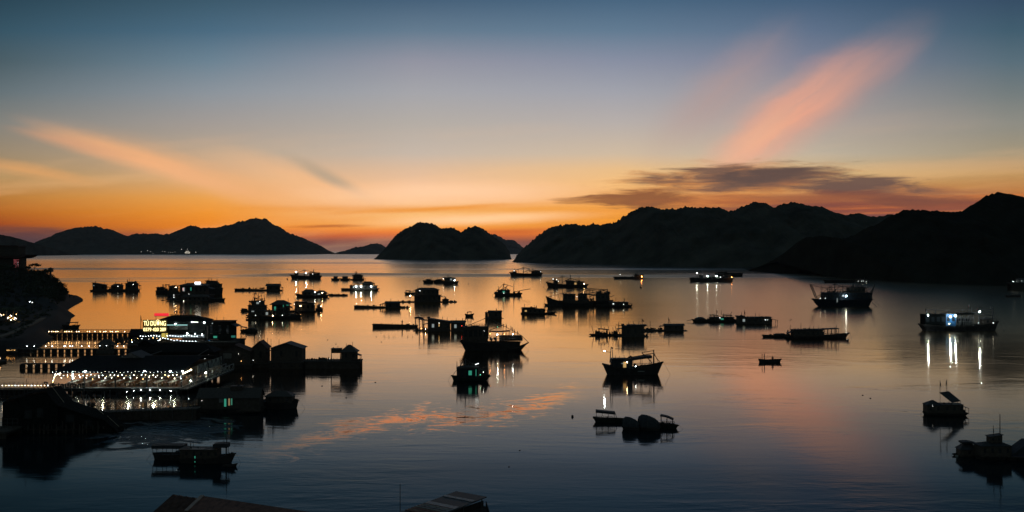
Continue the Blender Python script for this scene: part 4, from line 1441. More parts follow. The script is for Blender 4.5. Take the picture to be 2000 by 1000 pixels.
for X, Y in ((1799.5, 613.5), (1847, 617.5), (1857, 615.5), (1900.5, 607.5)):
    c.lamp(X, Y, 2.4, L_STRONG, -17 if 1840 < X < 1860 else -24)
c.lamp(1905, 630, 0.8, L_DIM, -12)
c.lamp(1934, 630, 1.0, L_DIM, -12)
c.lamp(1848, 631, 0.8, L_WARM, -12)
c.rig(1880, 604, 634, 1845, 612, 1912, 612, 6)
c.line([(1852, 606), (1898, 604), (1940, 605), (1950, 630)], 0.2, 'stay')
c.line([(1807, 604), (1852, 606)], 0.2, 'stay')
for X in (1866, 1873, 1884, 1890):
    c.boom(X, 634, X + c.rng.uniform(-5, 5), 618, -6, -9, 0.3, 'bamboo_pole')

c = Craft('house_boat', 'cluttered low boat with prow to the left of the raft hut, right of centre', 'boat', 1182, 655, 0.0, BOATS)
c.hull(1151, 1216, 653, 14, -1, 1.0, 0.5, 0.06)
c.awning(1168, 1188, 641, 643, 653, 10, posts=2)
c.gear(1164, 1214, 653, -5, 5, 26, 9)
c.mast(1174, 632, 643, 0.3)
c.mast(1208.5, 629, 648, 0.5)
c.line([(1203, 634), (1212, 636)], 0.3, 'crosstree')
for X in (1160, 1178, 1190, 1198, 1204):
    c.boom(X, 653, X + c.rng.uniform(-5, 5), 640 + c.rng.uniform(-4, 4), 0, 0, 0.25, 'bamboo_pole')
c = Craft('floating_house', 'floating house with a flat roof and a small tank, right of centre', 'floating house', 1239, 657, 0.0, RAFTS)
c.platform(1206, 1265, 656, 22)
c.hut(1215, 1257, 637, 657, 18, 'flat', None, 1.5, wins=3)
c.hut(1226, 1262, 635, 636.8, 16, 'flat', None, 1.5, y=3, wins=0, door=False)
c.box('roof_tank', 1213.5, 1219, 632.5, 636.5, -2, 2, TARP)
c.gear(1250, 1264, 656, -6, 6, 8, 5)
c = Craft('fish_raft', 'fish raft with flagged hut behind the flat roofed floating house', 'fish farm raft', 1298, 646, 0.0, RAFTS)
c.platform(1240, 1341, 643, 18, Yt2=645)
c.hut(1298, 1334, 634.5, 645.5, 16, 'gable', 632, 2, wins=3)
c.gear(1258, 1296, 643, -6, 6, 16, 4)
c.flag(1254, 623, 640, 4.0, 2.6, DARKCLOTH)
c.mast(1270, 627, 643, 0.25)
c.flag(1306, 620, 633, 2.0, 4.0, REDCLOTH)
c = Craft('house_boat', 'long boat with twin canopies, left half of a pair with red flags', 'boat', 1395, 629, 0.02, BOATS)
c.hull(1351, 1442, 625, 18, -1, 1.5, 1, 0.04)
c.hut(1358, 1376, 622, 627, 8, 'hip', 619, 0.8, wins=1, door=False)
c.awning(1387, 1402, 614, 615, 626, 10, posts=3)
c.awning(1412, 1429, 614.5, 615, 626, 10, posts=3)
c.cabin(1386, 1432, 620, 627, 12, wins=5, lit=W_GREEN)
c.gear(1376, 1440, 625, -5, 5, 16, 4)
c.flag(1400, 605, 614, 2.0, 3.0, REDCLOTH)
c.mast(1409, 606, 615, 0.25)
c.boom(1427, 614, 1430, 609, r=0.25)
c.boom(1352, 624, 1341, 627, r=0.25)
c.lamp(1404, 620, 0.9, L_DIM, -8)
c = Craft('house_boat', 'boxy flat roofed house boat, right half of a pair with red flags', 'boat', 1472, 633.5, 0.02, BOATS)
c.hull(1438, 1508, 632, 20, 1, 0.5, 0.5, 0.03)
c.hut(1440, 1504, 619.5, 633, 16, 'flat', None, 1.6, wins=6, lit=W_COLD)
c.hut(1438, 1452, 617.3, 619.3, 12, 'flat', None, 1.2, wins=0, door=False)
c.flag(1454, 606, 619, 2.0, 4.5, REDCLOTH)
c.gear(1494, 1508, 632, -5, 5, 9, 8)
c.lamp(1492, 624, 0.8, L_WHITE, -9.5)
c.lamp(1497, 624, 0.6, L_WHITE, -9.5)
c = Craft('house_boat', 'long houseboat with an open roof frame and upturned bow to the right', 'boat', 1600, 660.5, 0.03, BOATS)
c.hull(1534, 1660, 656, 22, 1, 6.5, 1, 0.07, m=HULL)
c.hut(1547, 1604, 644.5, 658, 18, 'flat', None, 1.2, wins=6)
c.awning(1547, 1605, 643.2, 642.2, 646, 19, posts=3)
c.awning(1605, 1636, 642, 640.6, 658, 18, posts=5, t=0.5)
c.rail(1600, 1636, 650, 657, -10, 8)
c.gear(1640, 1655, 655, -3, 3, 6, 3)
c.gear(1653, 1659, 652, -2, 2, 3, 4)
c.gear(1550, 1600, 642.2, -6, 6, 9, 2.0)
c.mast(1564, 632, 643, 0.3)
c.mast(1634, 634, 656, 0.3)
c = Craft('work_boat', 'low work boat tied behind the houseboat with an open roof frame', 'boat', 1515, 658.5, 0.03, BOATS)
c.hull(1488, 1546, 655, 14, -1, 1.5, 0.5, 0.04)
c.hut(1512, 1534, 652.5, 657, 8, 'hip', 650.8, 0.6, wins=1, door=False)
c.gear(1490, 1544, 655, -4, 4, 12, 3.5)
c.mast(1539, 645, 655, 1.2, name='engine_funnel')
c = Craft('rowing_boat', 'small open boat with one rower alone on the pink water', 'boat', 1504, 707.5, 0.0, BOATS)
c.hull(1482, 1527, 702.5, 9, 1, 2, 1.5, 0.1, 0.03)
c.part('stern_frame', MB().tube([(c.x(1488.5), 0, c.z(704)), (c.x(1488.5), 0, c.z(692)), (c.x(1493), 0, c.z(691)), (c.x(1493), 0, c.z(704))], 0.8, 5), STEEL)
c.gear(1482, 1488, 703, -2, 2, 3, 3)
craft_person('person sitting in the small open boat on the pink water', 1509, 707.5, 13.0, True, z0=0.45)

# the near quartet
c = Craft('canopy_boat', 'flat canopied passenger boat left of the two tarpaulin covered boats', 'boat', 1187, 824, -0.10, BOATS)
c.hull(1158, 1222, 817, 16, 1, 0.6, 2.0, 0.10, 0.10, m=GREEN)
c.awning(1163.5, 1201, 801, 804, 818, 15, posts=4, t=3.0)
c.rail(1162, 1196, 812, 817, -6.5, 8)
c.boom(1201, 805, 1205, 818, r=0.3)
c.gear(1166, 1195, 817, -3, 3, 10, 3)


def arch_boat(label, X0, X1, Yt, base, yaw, depth):
    c = Craft('covered_boat', label, 'boat', (X0 + X1) / 2, base, yaw, BOATS)
    W = (X1 - X0)
    c.hull(X0 - 1, X1 + 1, base - 6, depth, 1, 1.5, 0.5, 0.05, m=HULL)
    H = base - 5 - Yt
    rows = []
    for j in range(9):
        v = j / 8
        r = []
        for i in range(13):
            a = math.pi * i / 12
            k = (1 - 0.38 * v) * (1 - 0.35 * abs(2 * v - 0.9) ** 3)
            r.append((c.x(X0) + W * v, -math.cos(a) * depth * 0.52 * k, 5 + max(0, math.sin(a)) ** 0.8 * H * k + 0.4 * math.sin(i * 3 + j * 2)))
        rows.append(r)
    b = MB().grid(rows)
    n = 13
    b.v += [(p[0], p[1] * 0.96, p[2] - 0.5) for p in b.v]
    m0 = 9 * n
    b.f += [tuple(i + m0 for i in q[::-1]) for q in b.f]
    b.f.append(tuple(8 * n + k for k in range(n))[::-1])
    t = c.part('arched_tarpaulin', b, TARP, smooth=True)
    hoop = MB()
    for j in (1, 4, 7):
        hoop.tube([(p[0], p[1] * 1.01, p[2] + 0.15) for p in rows[j]], 0.35, 5)
    c.part('hoop', hoop, STEEL, t)
    return c


arch_boat('smaller of two boats under a rounded tarpaulin cover', 1217, 1250, 812, 838.5, -0.5, 22)
arch_boat('larger of two boats under a rounded tarpaulin cover', 1247, 1290, 807.5, 839, -0.5, 27)
c = Craft('canopy_boat', 'boat with a tilted small canopy right of the two tarpaulin covered boats', 'boat', 1305, 836, -0.28, BOATS)
c.hull(1280, 1326, 828, 15, 1, -1.0, 2.5, 0.14, 0.05, m=GREEN)
c.awning(1290, 1315, 810.5, 817, 828, 13, posts=3, t=1.6, sag=-1.5)
c.rail(1294, 1318, 822, 827, -5, 6)
c.gear(1285, 1315, 828, -4, 4, 10, 4)

c = Craft('fishing_boat', 'covered boat with tilted flat awning and two dark flags, right side', 'boat', 1846, 810, -0.08, BOATS)
c.hull(1803, 1886, 805, 28, -1, 0.5, 0.5, 0.04, m=HULL)
c.hut(1808, 1836, 790, 806, 22, 'hip', 781.5, 1.0, wins=2, door=False, roofm=TARP)
c.hut(1836, 1876, 789, 806, 22, 'flat', None, 1.0, wins=3)
rows = [[(c.x(1831), -10, c.z(765)), (c.x(1856), 8, c.z(765))], [(c.x(1854), -12, c.z(784)), (c.x(1879), 8, c.z(784))]]
b = MB().grid(rows)
b.v += [(p[0], p[1], p[2] - 0.6) for p in b.v]
b.f += [(7, 5, 4, 6), (0, 4, 5, 1), (1, 5, 7, 3), (3, 7, 6, 2), (2, 6, 4, 0)]
a = c.part('tilted_awning', b, TARP)
for X, yy, Y in ((1833, -9, 767), (1857, 7, 767), (1855, -11, 785), (1878, 7, 785)):
    c.part('awning_post', MB().tube([(c.x(X), yy, c.z(806)), (c.x(X), yy, c.z(Y))], 0.4, 5), STEEL, a)
c.flag(1834, 742, 766, 2.2, 6.5, DARKCLOTH, -6)
c.flag(1851, 742, 766, -2.6, 6.0, DARKCLOTH, 5)
c.box('lit_board', 1855, 1868, 784.5, 788, -12.6, -12.2, mat('pale_board', (0.28, 0.28, 0.27)))
c.gear(1878, 1886, 803, -6, 4, 5, 6)
c.lamp(1818, 791, 0.5, L_DIM, -12)
c = Craft('covered_boat', 'hooded boat with pale bow plate, left of the mast cluster at lower right', 'boat', 1885, 890, -0.1, BOATS)
c.hull(1861, 1910, 888, 26, -1, 1.5, 1, 0.08, m=HULL)
c.hut(1872, 1906, 876, 890, 22, 'hip', 863, 1.5, wins=1, door=False, roofm=TARP)
c.awning(1876, 1905, 862, 864, 889, 18, posts=2, t=2, sag=-2)
c.box('bow_plate', 1863, 1869, 887.5, 891, -9, -8.4, mat('pale_paint', (0.35, 0.35, 0.33)))
c = Craft('house_boat', 'bulky cabin boat with thin tall mast at the lower right', 'boat', 1938, 896, 0.0, BOATS)
c.hull(1906, 1974, 888, 34, 1, 1, 0.5, 0.05, m=HULL)
c.hut(1909, 1968, 868, 890, 28, 'hip', 862, 1.5, wins=4, door=False, roofm=TARP)
c.hut(1930, 1954, 852, 863, 14, 'shed_left', 848, 2, wins=2, door=False)
c.mast(1953, 809, 850, 0.5)
c.flag(1940, 831, 850, 1.5, 8, DARKCLOTH)
c.gear(1952, 1957, 850, -3, 3, 3, 3)
c = Craft('covered_boat', 'boat with a sloping tarpaulin cut by the lower right edge', 'boat', 2000, 897, 0.0, BOATS)
c.hull(1962, 2052, 890, 34, 1, 1, 0.5, 0.05, m=HULL)
b = MB().prism([(c.x(1968), 12), (c.x(2004), 38), (c.x(2040), 34), (c.x(2048), 12)], -15, 15)
c.part('sloping_tarpaulin', b, TARP)
c.mast(2001, 857, 870, 0.6)

c = Craft('house_boat', 'moving houseboat with pale roof patch in the lower left water', 'boat', 405, 903, -0.05, BOATS)
c.hull(350, 462, 892, 32, 1, 8, 1, 0.09, 0.05, m=HULL)
c.hut(356, 428, 876, 894, 26, 'flat', None, 2.5, wins=5, door=True)
c.part('roof_sheet', MB().box(c.x(377), c.x(402), -14, -3, c.z(876) + 0.95, c.z(876) + 1.3), mat('pale_tin_sheet', (0.40, 0.32, 0.29), 0.6))
c.awning(419, 447, 866, 865, 890, 18, posts=2, t=6, sag=-1)
c.mast(443.5, 848, 886, 0.6)
c.mast(438, 858, 866, 0.3)
c.gear(448, 458, 885, -4, 4, 6, 3)
c.box('green_post', 385, 386.6, 888, 900, -13.7, -13.2, W_GREEN)  # post made to glow green by its material
c = Craft('work_boat', 'low covered boat lashed to the left of the moving houseboat', 'boat', 330, 897, 0.0, BOATS)
c.hull(298, 368, 886, 24, -1, 2, 0.5, 0.06, m=HULL)
c.awning(300, 362, 867.5, 868, 887, 22, posts=4, t=5)
c.gear(305, 355, 888, -6, 6, 10, 3)
c.lamp(349.5, 880, 0.6, L_DIM, -12)
c = Craft('dinghy', 'pointed dinghy off the bow of the moving houseboat', 'boat', 452, 911, 0.0, BOATS)
c.hull(436, 464, 908, 12, 1, 3.5, 0.5, 0.12, m=HULL)

# buoys and floats
FLOATS = 'floats and buoys on the open water'


def buoy(label, px, py, r, m, tall=1.0):
    c = Craft('buoy', label, 'buoy', px, py, 0.0, FLOATS)
    c.part('float', MB().ball((0, 0, r * 0.45), r, 8, 6, (1, 1, tall)), m, smooth=True)
    c.part('ring', MB().tube([(r * 0.25 * math.cos(k * math.pi / 4), 0, r * (0.5 + tall) + r * 0.25 * math.sin(k * math.pi / 4)) for k in range(9)], r * 0.1, 5), STEEL)


buoy('dark round buoy alone between the gangway house and mid bay', 1118, 814, 2.4, RUBBER)
buoy('red buoy left of the far boat with two lamps', 561, 546, 1.4, mat('red_buoy', (0.30, 0.03, 0.02), 0.5), 1.3)
buoy('dark buoy below the far boat with two lamps', 608, 549, 1.2, RUBBER)
buoy('dark buoy below the boat with an orange lamp', 1251.5, 562, 1.8, RUBBER, 1.4)
buoy('dark buoy hanging off the upturned bow of the long houseboat', 1656, 665, 2.0, RUBBER, 1.5)
for i, (px, py) in enumerate(((915, 555), (819, 549), (629, 754), (665, 763), (676, 777), (544, 650), (656, 672), (735, 658), (1062, 561), (1545, 624), (994, 912), (1015, 880), (733, 747), (1543, 626), (745, 668), (640, 664), (1685, 772), (1700, 778))):
    c = Craft('float', 'small drifting float, a dark speck on the water', 'float', px, py, 0.0, FLOATS)
    r = 0.9 if py < 700 else 1.3
    c.part('float_body', MB().ball((0, 0, r * 0.2), r, 7, 5, (1.4, 1, 0.6)), RUBBER, smooth=True)
    c.part('float_knob', MB().ball((r * 0.4, 0, r * 0.7), r * 0.35, 6, 4), RUBBER, smooth=True)
# ------------------------------------------------------------------ the wooded headland on the left
SHORE = [(-260, 692), (-60, 692), (0, 690), (22, 688), (45, 684), (62, 679), (85, 666), (95, 651), (112, 642), (124, 634), (128, 622), (137, 617), (122, 606), (135, 598), (157, 587), (150, 581), (120, 578), (60, 575), (0, 573), (-260, 570)]
POLY = [at(px, py) for px, py in SHORE]


def inside_dist(x, y):
    """distance from (x, y) to the shore line, positive on land"""
    ins = False
    best = 1e9
    n = len(POLY)
    for i in range(n):
        a, b = POLY[i], POLY[(i + 1) % n]
        if (a.y > y) != (b.y > y) and x < (b.x - a.x) * (y - a.y) / (b.y - a.y) + a.x:
            ins = not ins
        ab = b - a
        t = max(0.0, min(1.0, ((x - a.x) * ab.x + (y - a.y) * ab.y) / max(1e-9, ab.x * ab.x + ab.y * ab.y)))
        best = min(best, math.hypot(x - a.x - ab.x * t, y - a.y - ab.y * t))
    return best if ins else -best


def land_height(x, y):
    d = inside_dist(x, y)
    if d < -6: return -3.0
    px = 1000 + x / y * FPX
    top = outline([(-300, 24), (0, 19), (45, 15.5), (75, 13.8), (100, 12.6), (112, 11), (122, 8.5), (129, 5), (132.5, 1.6), (160, 1.0)], px)
    back = outline([(0, 2.6), (290, 2.8), (345, 3.4), (400, 9), (440, 14), (480, 26), (700, 26)], y)
    h = min(top, back, 1.2 + d * 0.8 if d > 0 else 1.2 + d * 0.6)
    if d > 6:
        h += 0.5 * mnoise.noise(Vector((x * 0.15, y * 0.15, 0))) * min(1, (d - 6) / 10)
    return h


b = MB()
rows = []
for j in range(90):
    y = 205 + (570 - 205) * j / 89
    row = []
    for i in range(100):
        px = -260 + (162 + 260) * i / 99
        x = (px - 1000) / FPX * y
        row.append((x, y, land_height(x, y)))
    rows.append(row)
b.grid(rows)
SOIL = mat('dark_rocky_soil', (0.013, 0.013, 0.012), 0.95, bump=0.6, bscale=0.4, var=0.5)
tag(b.build('terrain', SOIL, smooth=True), 'wooded rocky headland with a low ledge reaching into the bay', 'headland', kind='structure')

LEAF = mat('dark_foliage', (0.040, 0.052, 0.030), 0.8, bscale=0.8, var=0.5)
BARK = mat('tree_bark', (0.07, 0.055, 0.045), 0.9, bump=0.5, bscale=3.0)


def leaf_cloud(b, c, rx, ry, rz, n, size, g):
    for _ in range(n):
        while True:
            q = Vector((g.uniform(-1, 1), g.uniform(-1, 1), g.uniform(-1, 1)))
            if 0.25 < q.length < 1: break
        k = 0.75 + 0.35 * mnoise.noise(q * 2.2 + Vector(c) * 0.37)
        p = Vector((c[0] + q.x * rx * k, c[1] + q.y * ry * k, c[2] + q.z * rz * k))
        a = Vector((g.uniform(-1, 1), g.uniform(-1, 1), g.uniform(-0.6, 0.6))).normalized() * size * g.uniform(0.6, 1.3)
        u = a.cross(Vector((g.uniform(-1, 1), g.uniform(-1, 1), g.uniform(-1, 1)))).normalized() * size * g.uniform(0.3, 0.6)
        b.add([p - a, p + u, p + a, p - u], [(0, 1, 2, 3)])


# undergrowth all over the slope, one mass
g = random.Random(3)
b = MB()
n = 0
while n < 620:
    px, y = g.uniform(-240, 131), g.uniform(375, 470)
    x = (px - 1000) / FPX * y
    if inside_dist(x, y) < 5: continue
    h = land_height(x, y)
    s_ = g.uniform(1.2, 2.8)
    leaf_cloud(b, (x, y, h + s_ * 0.3), s_, s_, s_ * 0.8, 60, 0.42, g)
    n += 1
for _ in range(620):
    px, y = g.uniform(-120, 124), g.uniform(228, 372)
    x = (px - 1000) / FPX * y
    if inside_dist(x, y) < 4.5 or abs(px - outline([(228, -60), (262, 0), (296, 45), (330, 85), (380, 90)], y)) < 6: continue
    h = land_height(x, y)
    s_ = g.uniform(0.5, 1.3)
    leaf_cloud(b, (x, y, h + s_ * 0.3), s_, s_, s_ * 0.7, 36, 0.28, g)
for _ in range(170):
    px, y = g.uniform(60, 130), g.uniform(395, 462)
    x = (px - 1000) / FPX * y
    h = land_height(x, y)
    if h < 3: continue
    leaf_cloud(b, (x, y, h + 0.3), 1.4, 1.4, 1.2, 70, 0.35, g)
tag(b.build('undergrowth', LEAF), 'dark bushes covering the slope of the headland', 'undergrowth', kind='stuff')


# boulders along the foot
bl = 0
for i in range(len(SHORE) - 1):
    a, q = POLY[i], POLY[i + 1]
    n = max(1, int((q - a).length / 3.0)) if SHORE[i][0] > -60 and i < 14 else 0
    for k in range(n):
        t_ = (k + g.random()) / n
        p = a.lerp(q, t_)
        r_ = g.uniform(0.35, 0.9)
        b = MB()
        vv = MB().ball((0, 0, 0), r_, 8, 6, (1.3, 1.0, 0.7))
        b.add([(v[0] * (1 + 0.3 * mnoise.noise(Vector(v) * 1.2 + p)), v[1], v[2] * (1 + 0.3 * mnoise.noise(Vector(v) * 0.9 - p))) for v in vv.v], vv.f)
        o = b.build('boulder', SOIL, None, (p.x + g.uniform(-2.2, -0.6), p.y + g.uniform(0, 1.5), 0.1))
        tag(o, 'dark boulder lying at the water edge of the headland', 'boulder', 'boulders along the headland shore')
        bl += 1


def tree(name, label, px, y, h, cw, ch, n, flat=1.0, lean=0.0, leaf=0.45, z=None):
    x = (px - 1000) / FPX * y
    z = land_height(x, y) if z is None else z
    g = random.Random(int(px * 31 + y))
    r = empty(name, (x, y, z), 0, label, 'tree', 'trees on the headland')
    t = MB().tube([(0, 0, -0.5), (lean * 0.3, 0, h * 0.3), (lean * 0.8, 0, h * 0.62), (lean, 0, h * 0.85)], h * 0.035, 7, h * 0.014)
    cr = MB()
    for k in range(5):
        a = k * 2.4 + g.random()
        tip = (lean + math.cos(a) * cw * 0.5, math.sin(a) * cw * 0.5, h * (0.78 + 0.1 * g.random()))
        t.tube([(lean * 0.7, 0, h * 0.55), ((lean * 0.7 + tip[0]) / 2, tip[1] / 2, h * 0.72), tip], h * 0.014, 5, h * 0.006)
        leaf_cloud(cr, tip, cw * 0.42, cw * 0.42, ch * 0.42 * flat, n // 7, leaf, g)
    leaf_cloud(cr, (lean, 0, h * 0.95), cw * 0.6, cw * 0.6, ch * 0.5 * flat, n // 3, leaf, g)
    t.build('trunk', BARK, r)
    cr.build('crown', LEAF, r)
    return r


tree('tree', 'flat crowned tree with a bare trunk beside the pagoda building', 65, 455, 5.2, 3.6, 2.2, 420, 0.6, 0.8, 0.35)
tree('tree', 'small round tree left of the flat crowned tree', 55, 452, 3.2, 2.0, 1.8, 260, 0.9, 0.0, 0.35)
for i, (px, y, h, cw, lab) in enumerate(((88, 448, 3.4, 2.6, 'low bushy tree just left of the beacon tower'), (106, 446, 3.2, 2.4, 'low bushy tree just right of the beacon tower'),
                                         (116, 440, 3.4, 2.2, 'bushy tree on the falling shoulder of the headland'), (124, 438, 3.0, 2.0, 'lowest bushy tree above the flat ledge'),
                                         (30, 425, 7.0, 4.5, 'tall dark tree below the pagoda building'), (5, 420, 8.0, 5.0, 'tall dark tree at the left edge of the headland'),
                                         (75, 420, 5.0, 3.6, 'broad dark tree in the middle of the headland slope'))):
    tree('tree', lab, px, y, h, cw, cw * 0.9, 420, 1.0, 0.2, 0.38)

# beacon tower on the ridge
x, y = (99 - 1000) / FPX * 450, 450
z = land_height(x, y)
r = empty('beacon_tower', (x, y, z), 0, 'slim beacon tower with a square lantern on the headland ridge', 'tower')
MB().tube([(0, 0, -0.5), (0, 0, 2.4), (0, 0, 4.0)], 0.75, 8, 0.42).build('shaft', STEEL, r)
MB().tube([(0, 0, 3.0), (0, 0, 3.35)], 1.25, 10).build('balcony', STEEL, r)
lt = MB().box(-0.95, 0.95, -0.95, 0.95, 4.6, 6.4).build('lantern', STEEL, r)
MB().tube([(0, 0, 4.0), (0, 0, 4.65)], 0.4, 8).build('neck', STEEL, lt)
MB().add([(-1.15, -1.15, 6.41), (1.15, -1.15, 6.41), (1.15, 1.15, 6.41), (-1.15, 1.15, 6.41), (0, 0, 6.9)], [(0, 1, 4), (1, 2, 4), (2, 3, 4), (3, 0, 4), (3, 2, 1, 0)]).build('cap', STEEL, lt)

# pagoda style building
c = Craft('pagoda_building', 'pagoda style building with an upturned eave at the left edge of the headland', 'building', 0, 588.5)
c.box('upper_wall', -90, 41, 482, 500, -10, 16, WALL)
c.box('lower_wall', -90, 44, 504, 560, -8, 14, WALL)
rows = []
for X, Y in ((-95, 500), (20, 503), (44, 503.5), (52, 502.5), (58, 500.5), (61.5, 497.5)):
    rows.append([(c.x(X), -16, c.z(Y)), (c.x(min(X, 46)), 2, c.z(497)), (c.x(X), 22, c.z(Y))])
b = MB().grid(rows)
k = len(b.v)
b.v += [(p[0], p[1], p[2] - 1.3) for p in b.v]
b.f += [tuple(i + k for i in q[::-1]) for q in b.f]
b.f += [(15, 16, 17, 35, 34, 33), (0, 2, 1)]
c.part('eave_roof', b, RUST)
c.part('top_roof', MB().prism([(c.x(-95), c.z(482)), (c.x(43), c.z(482)), (c.x(40), c.z(479.5)), (c.x(-95), c.z(478))], -12, 18), RUST)
c.box('corner_column', 49, 50.6, 505, 540, -12, -10, WALL)
PINK = mat('pink_neon', (0.4, 0.1, 0.1), emit=(1.0, 0.22, 0.25), power=0.28)
for i, X in enumerate((32, 34.5, 37, 40)):
    c.box('neon_strip', X, X + 0.7, 507 + i, 524, -8.3, -8.05, PINK)
c.box('neon_strip', 31, 42, 507, 507.6, -8.6, -8.35, PINK)
c.box('window', 39, 40, 512, 527, -8.3, -8.05, W_COLD)

craft_person('taller of two people standing out on the low rock ledge', 136.5, 586.5, 8.0, z0=1.2)
craft_person('shorter of two people standing out on the low rock ledge', 144, 586.5, 6.0, z0=1.2)


# ------------------------------------------------------------------ lamps on strings
BULB = {}


def bulbs(parent, pts, cols, r0, name='bulb'):
    """copies of one small bulb mesh"""
    for i, p in enumerate(pts):
        m = cols[i % len(cols)]
        r = r0 * 0.70
        key = (m.name, round(r, 3))
        if key not in BULB:
            BULB[key] = MB().ball((0, 0, 0), r, 6, 4).build(name, m, parent, p)
            continue
        o = BULB[key].copy()
        COL.objects.link(o)
        o.parent = parent
        o.location = p


def string_light(label, pts, cols, r, group='strings of light bulbs', sag=0.0):
    p0 = Vector(pts[0])
    root = empty('string_light', p0, 0, label, 'string lights', group)
    loc = [Vector(p) - p0 for p in pts]
    MB().tube([p + Vector((0, 0, r * 1.4)) for p in loc], 0.02, 4).build('cable', RUBBER, root)
    bulbs(root, loc, cols, r)
    return root


B_WARM = mat('bulb_warm', (0.8, 0.7, 0.5), emit=(1.0, 0.66, 0.34), power=17)
B_GOLD = mat('bulb_gold', (0.8, 0.6, 0.3), emit=(1.0, 0.55, 0.18), power=14)
B_COLD = mat('bulb_cold', (0.8, 0.8, 0.8), emit=(0.82, 0.95, 1.0), power=17)
B_IVORY = mat('bulb_ivory', (0.8, 0.8, 0.7), emit=(1.0, 0.86, 0.66), power=17)


def lift(px, py, d):
    """a point seen at (px, py) that lies d metres out"""
    return Vector(((px - 1000) / FPX * d, d, EYE - (py - HOR) / FPX * d))


# cafe lights, palms and the lit path at the left edge
D0 = 296.0
string_light('tangle of warm bulbs over the cafe terrace at the left edge', [lift(px, py, D0) for px, py in ((0, 614), (3, 616), (7, 614.5), (13, 618), (16, 620), (19, 620), (20.5, 616), (22, 617), (26, 618), (28, 621), (30, 621), (24, 622), (28, 623.5), (21, 625), (32, 614))],
             [B_WARM, B_IVORY, B_GOLD], 0.17)
string_light('few low warm bulbs beside the palm trunks at the left edge', [lift(px, py, D0 - 4) for px, py in ((-6, 618), (8, 624), (15, 622), (22, 624.5), (31, 622))], [B_IVORY, B_GOLD], 0.16)


def palm(label, px, d, h):
    x = (px - 1000) / FPX * d
    z = land_height(x, d)
    r = empty('palm_tree', (x, d, z), 0, label, 'palm tree', 'palms on the promenade')
    MB().tube([(0, 0, -0.3), (0.15, 0, h * 0.4), (0.1, 0, h * 0.75), (0.3, 0, h)], 0.24, 8, 0.16).build('trunk', mat('pale_palm_bark', (0.22, 0.17, 0.12), 0.9, bump=0.4, bscale=5.0), r)
    cr = MB()
    for k in range(13):
        a = k * 2 * math.pi / 13
        pts = [Vector((0.3 + math.cos(a) * q * 2.4, math.sin(a) * q * 2.4, h + 0.9 * q - 1.9 * q * q)) for q in (0, 0.3, 0.6, 0.85, 1.0)]
        for p, q in zip(pts[:-1], pts[1:]):
            s_ = Vector((-math.sin(a), math.cos(a), 0)) * 0.3
            cr.add([p - s_ + Vector((0, 0, -0.15)), p, q, q - s_ + Vector((0, 0, -0.2))], [(0, 1, 2, 3)])
            cr.add([p + s_ + Vector((0, 0, -0.15)), p, q, q + s_ + Vector((0, 0, -0.2))], [(3, 2, 1, 0)])
    cr.build('crown', LEAF, r)


palm('palm with a lamp lit trunk at the left end of the promenade', 12, 293, 4.6)
palm('shorter palm right of the lamp lit palm', 25, 296, 4.0)
palm('palm at the right end of the promenade cafe', 33, 300, 4.2)
# awnings of the cafe
c = Craft('cafe_pavilion', 'dark cafe pavilion behind the warm bulbs on the promenade', 'pavilion', 5, 646, 0.0, None, 2.6)
c.hut(-25, 12, 640, 650, 24, 'hip', 634, 2, wins=3, lit=W_WARM)
c = Craft('cafe_stall', 'small stall glowing pinkish at the right end of the promenade cafe', 'stall', 36, 645, 0.0, None, 2.6)
c.hut(32, 43, 642, 648, 10, 'shed', 640, 1, wins=1, lit=W_WARM)
c.lamp(34, 640, 0.5, B_WARM, -8)
# the pale promenade along the water
b = MB()
PATHP = [(-40, 672), (0, 657), (20, 651), (45, 640), (60, 634), (85, 622)]
for (pa, qa), (pb, qb) in zip(PATHP[:-1], PATHP[1:]):
    pass
left, right = [], []
for px, py in PATHP:
    d = (EYE - 3.0) * FPX / (py - HOR)
    p = Vector(((px - 1000) / FPX * d, d, 0))
    for k, arr in ((-0.9, left), (0.9, right)):
        q = p + Vector((k, 0, 0))
        arr.append((q.x, q.y, land_height(q.x, q.y) + 0.35))
b.grid([left, right])
b.v += [(p[0], p[1], p[2] - 0.6) for p in left + right]
n = len(left)
for i in range(n - 1):
    b.f.append((n + i, n + i + 1, 3 * n + i + 1, 3 * n + i))
    b.f.append((2 * n + i, 2 * n + i + 1, i + 1, i))
tag(b.build('path', mat('pale_concrete', (0.14, 0.115, 0.085), 0.9, bump=0.2, bscale=1.0)), 'pale promenade along the shore', 'path', kind='structure')


def street_lamp(label, px, py, d, h, m, r=0.16, arm=0.5):
    p = lift(px, py, d)
    root = empty('street_lamp', (p.x, p.y, p.z - h), 0, label, 'street lamp', 'lamps along the shore')
    MB().tube([(0, 0, 0), (0, 0, h * 0.9), (0, -arm * 0.4, h + 0.25), (0, -arm, h + 0.25)], 0.06, 6).build('pole', STEEL, root)
    MB().ball((0, -arm, h), r, 7, 5).build('lamp_head', m, root)


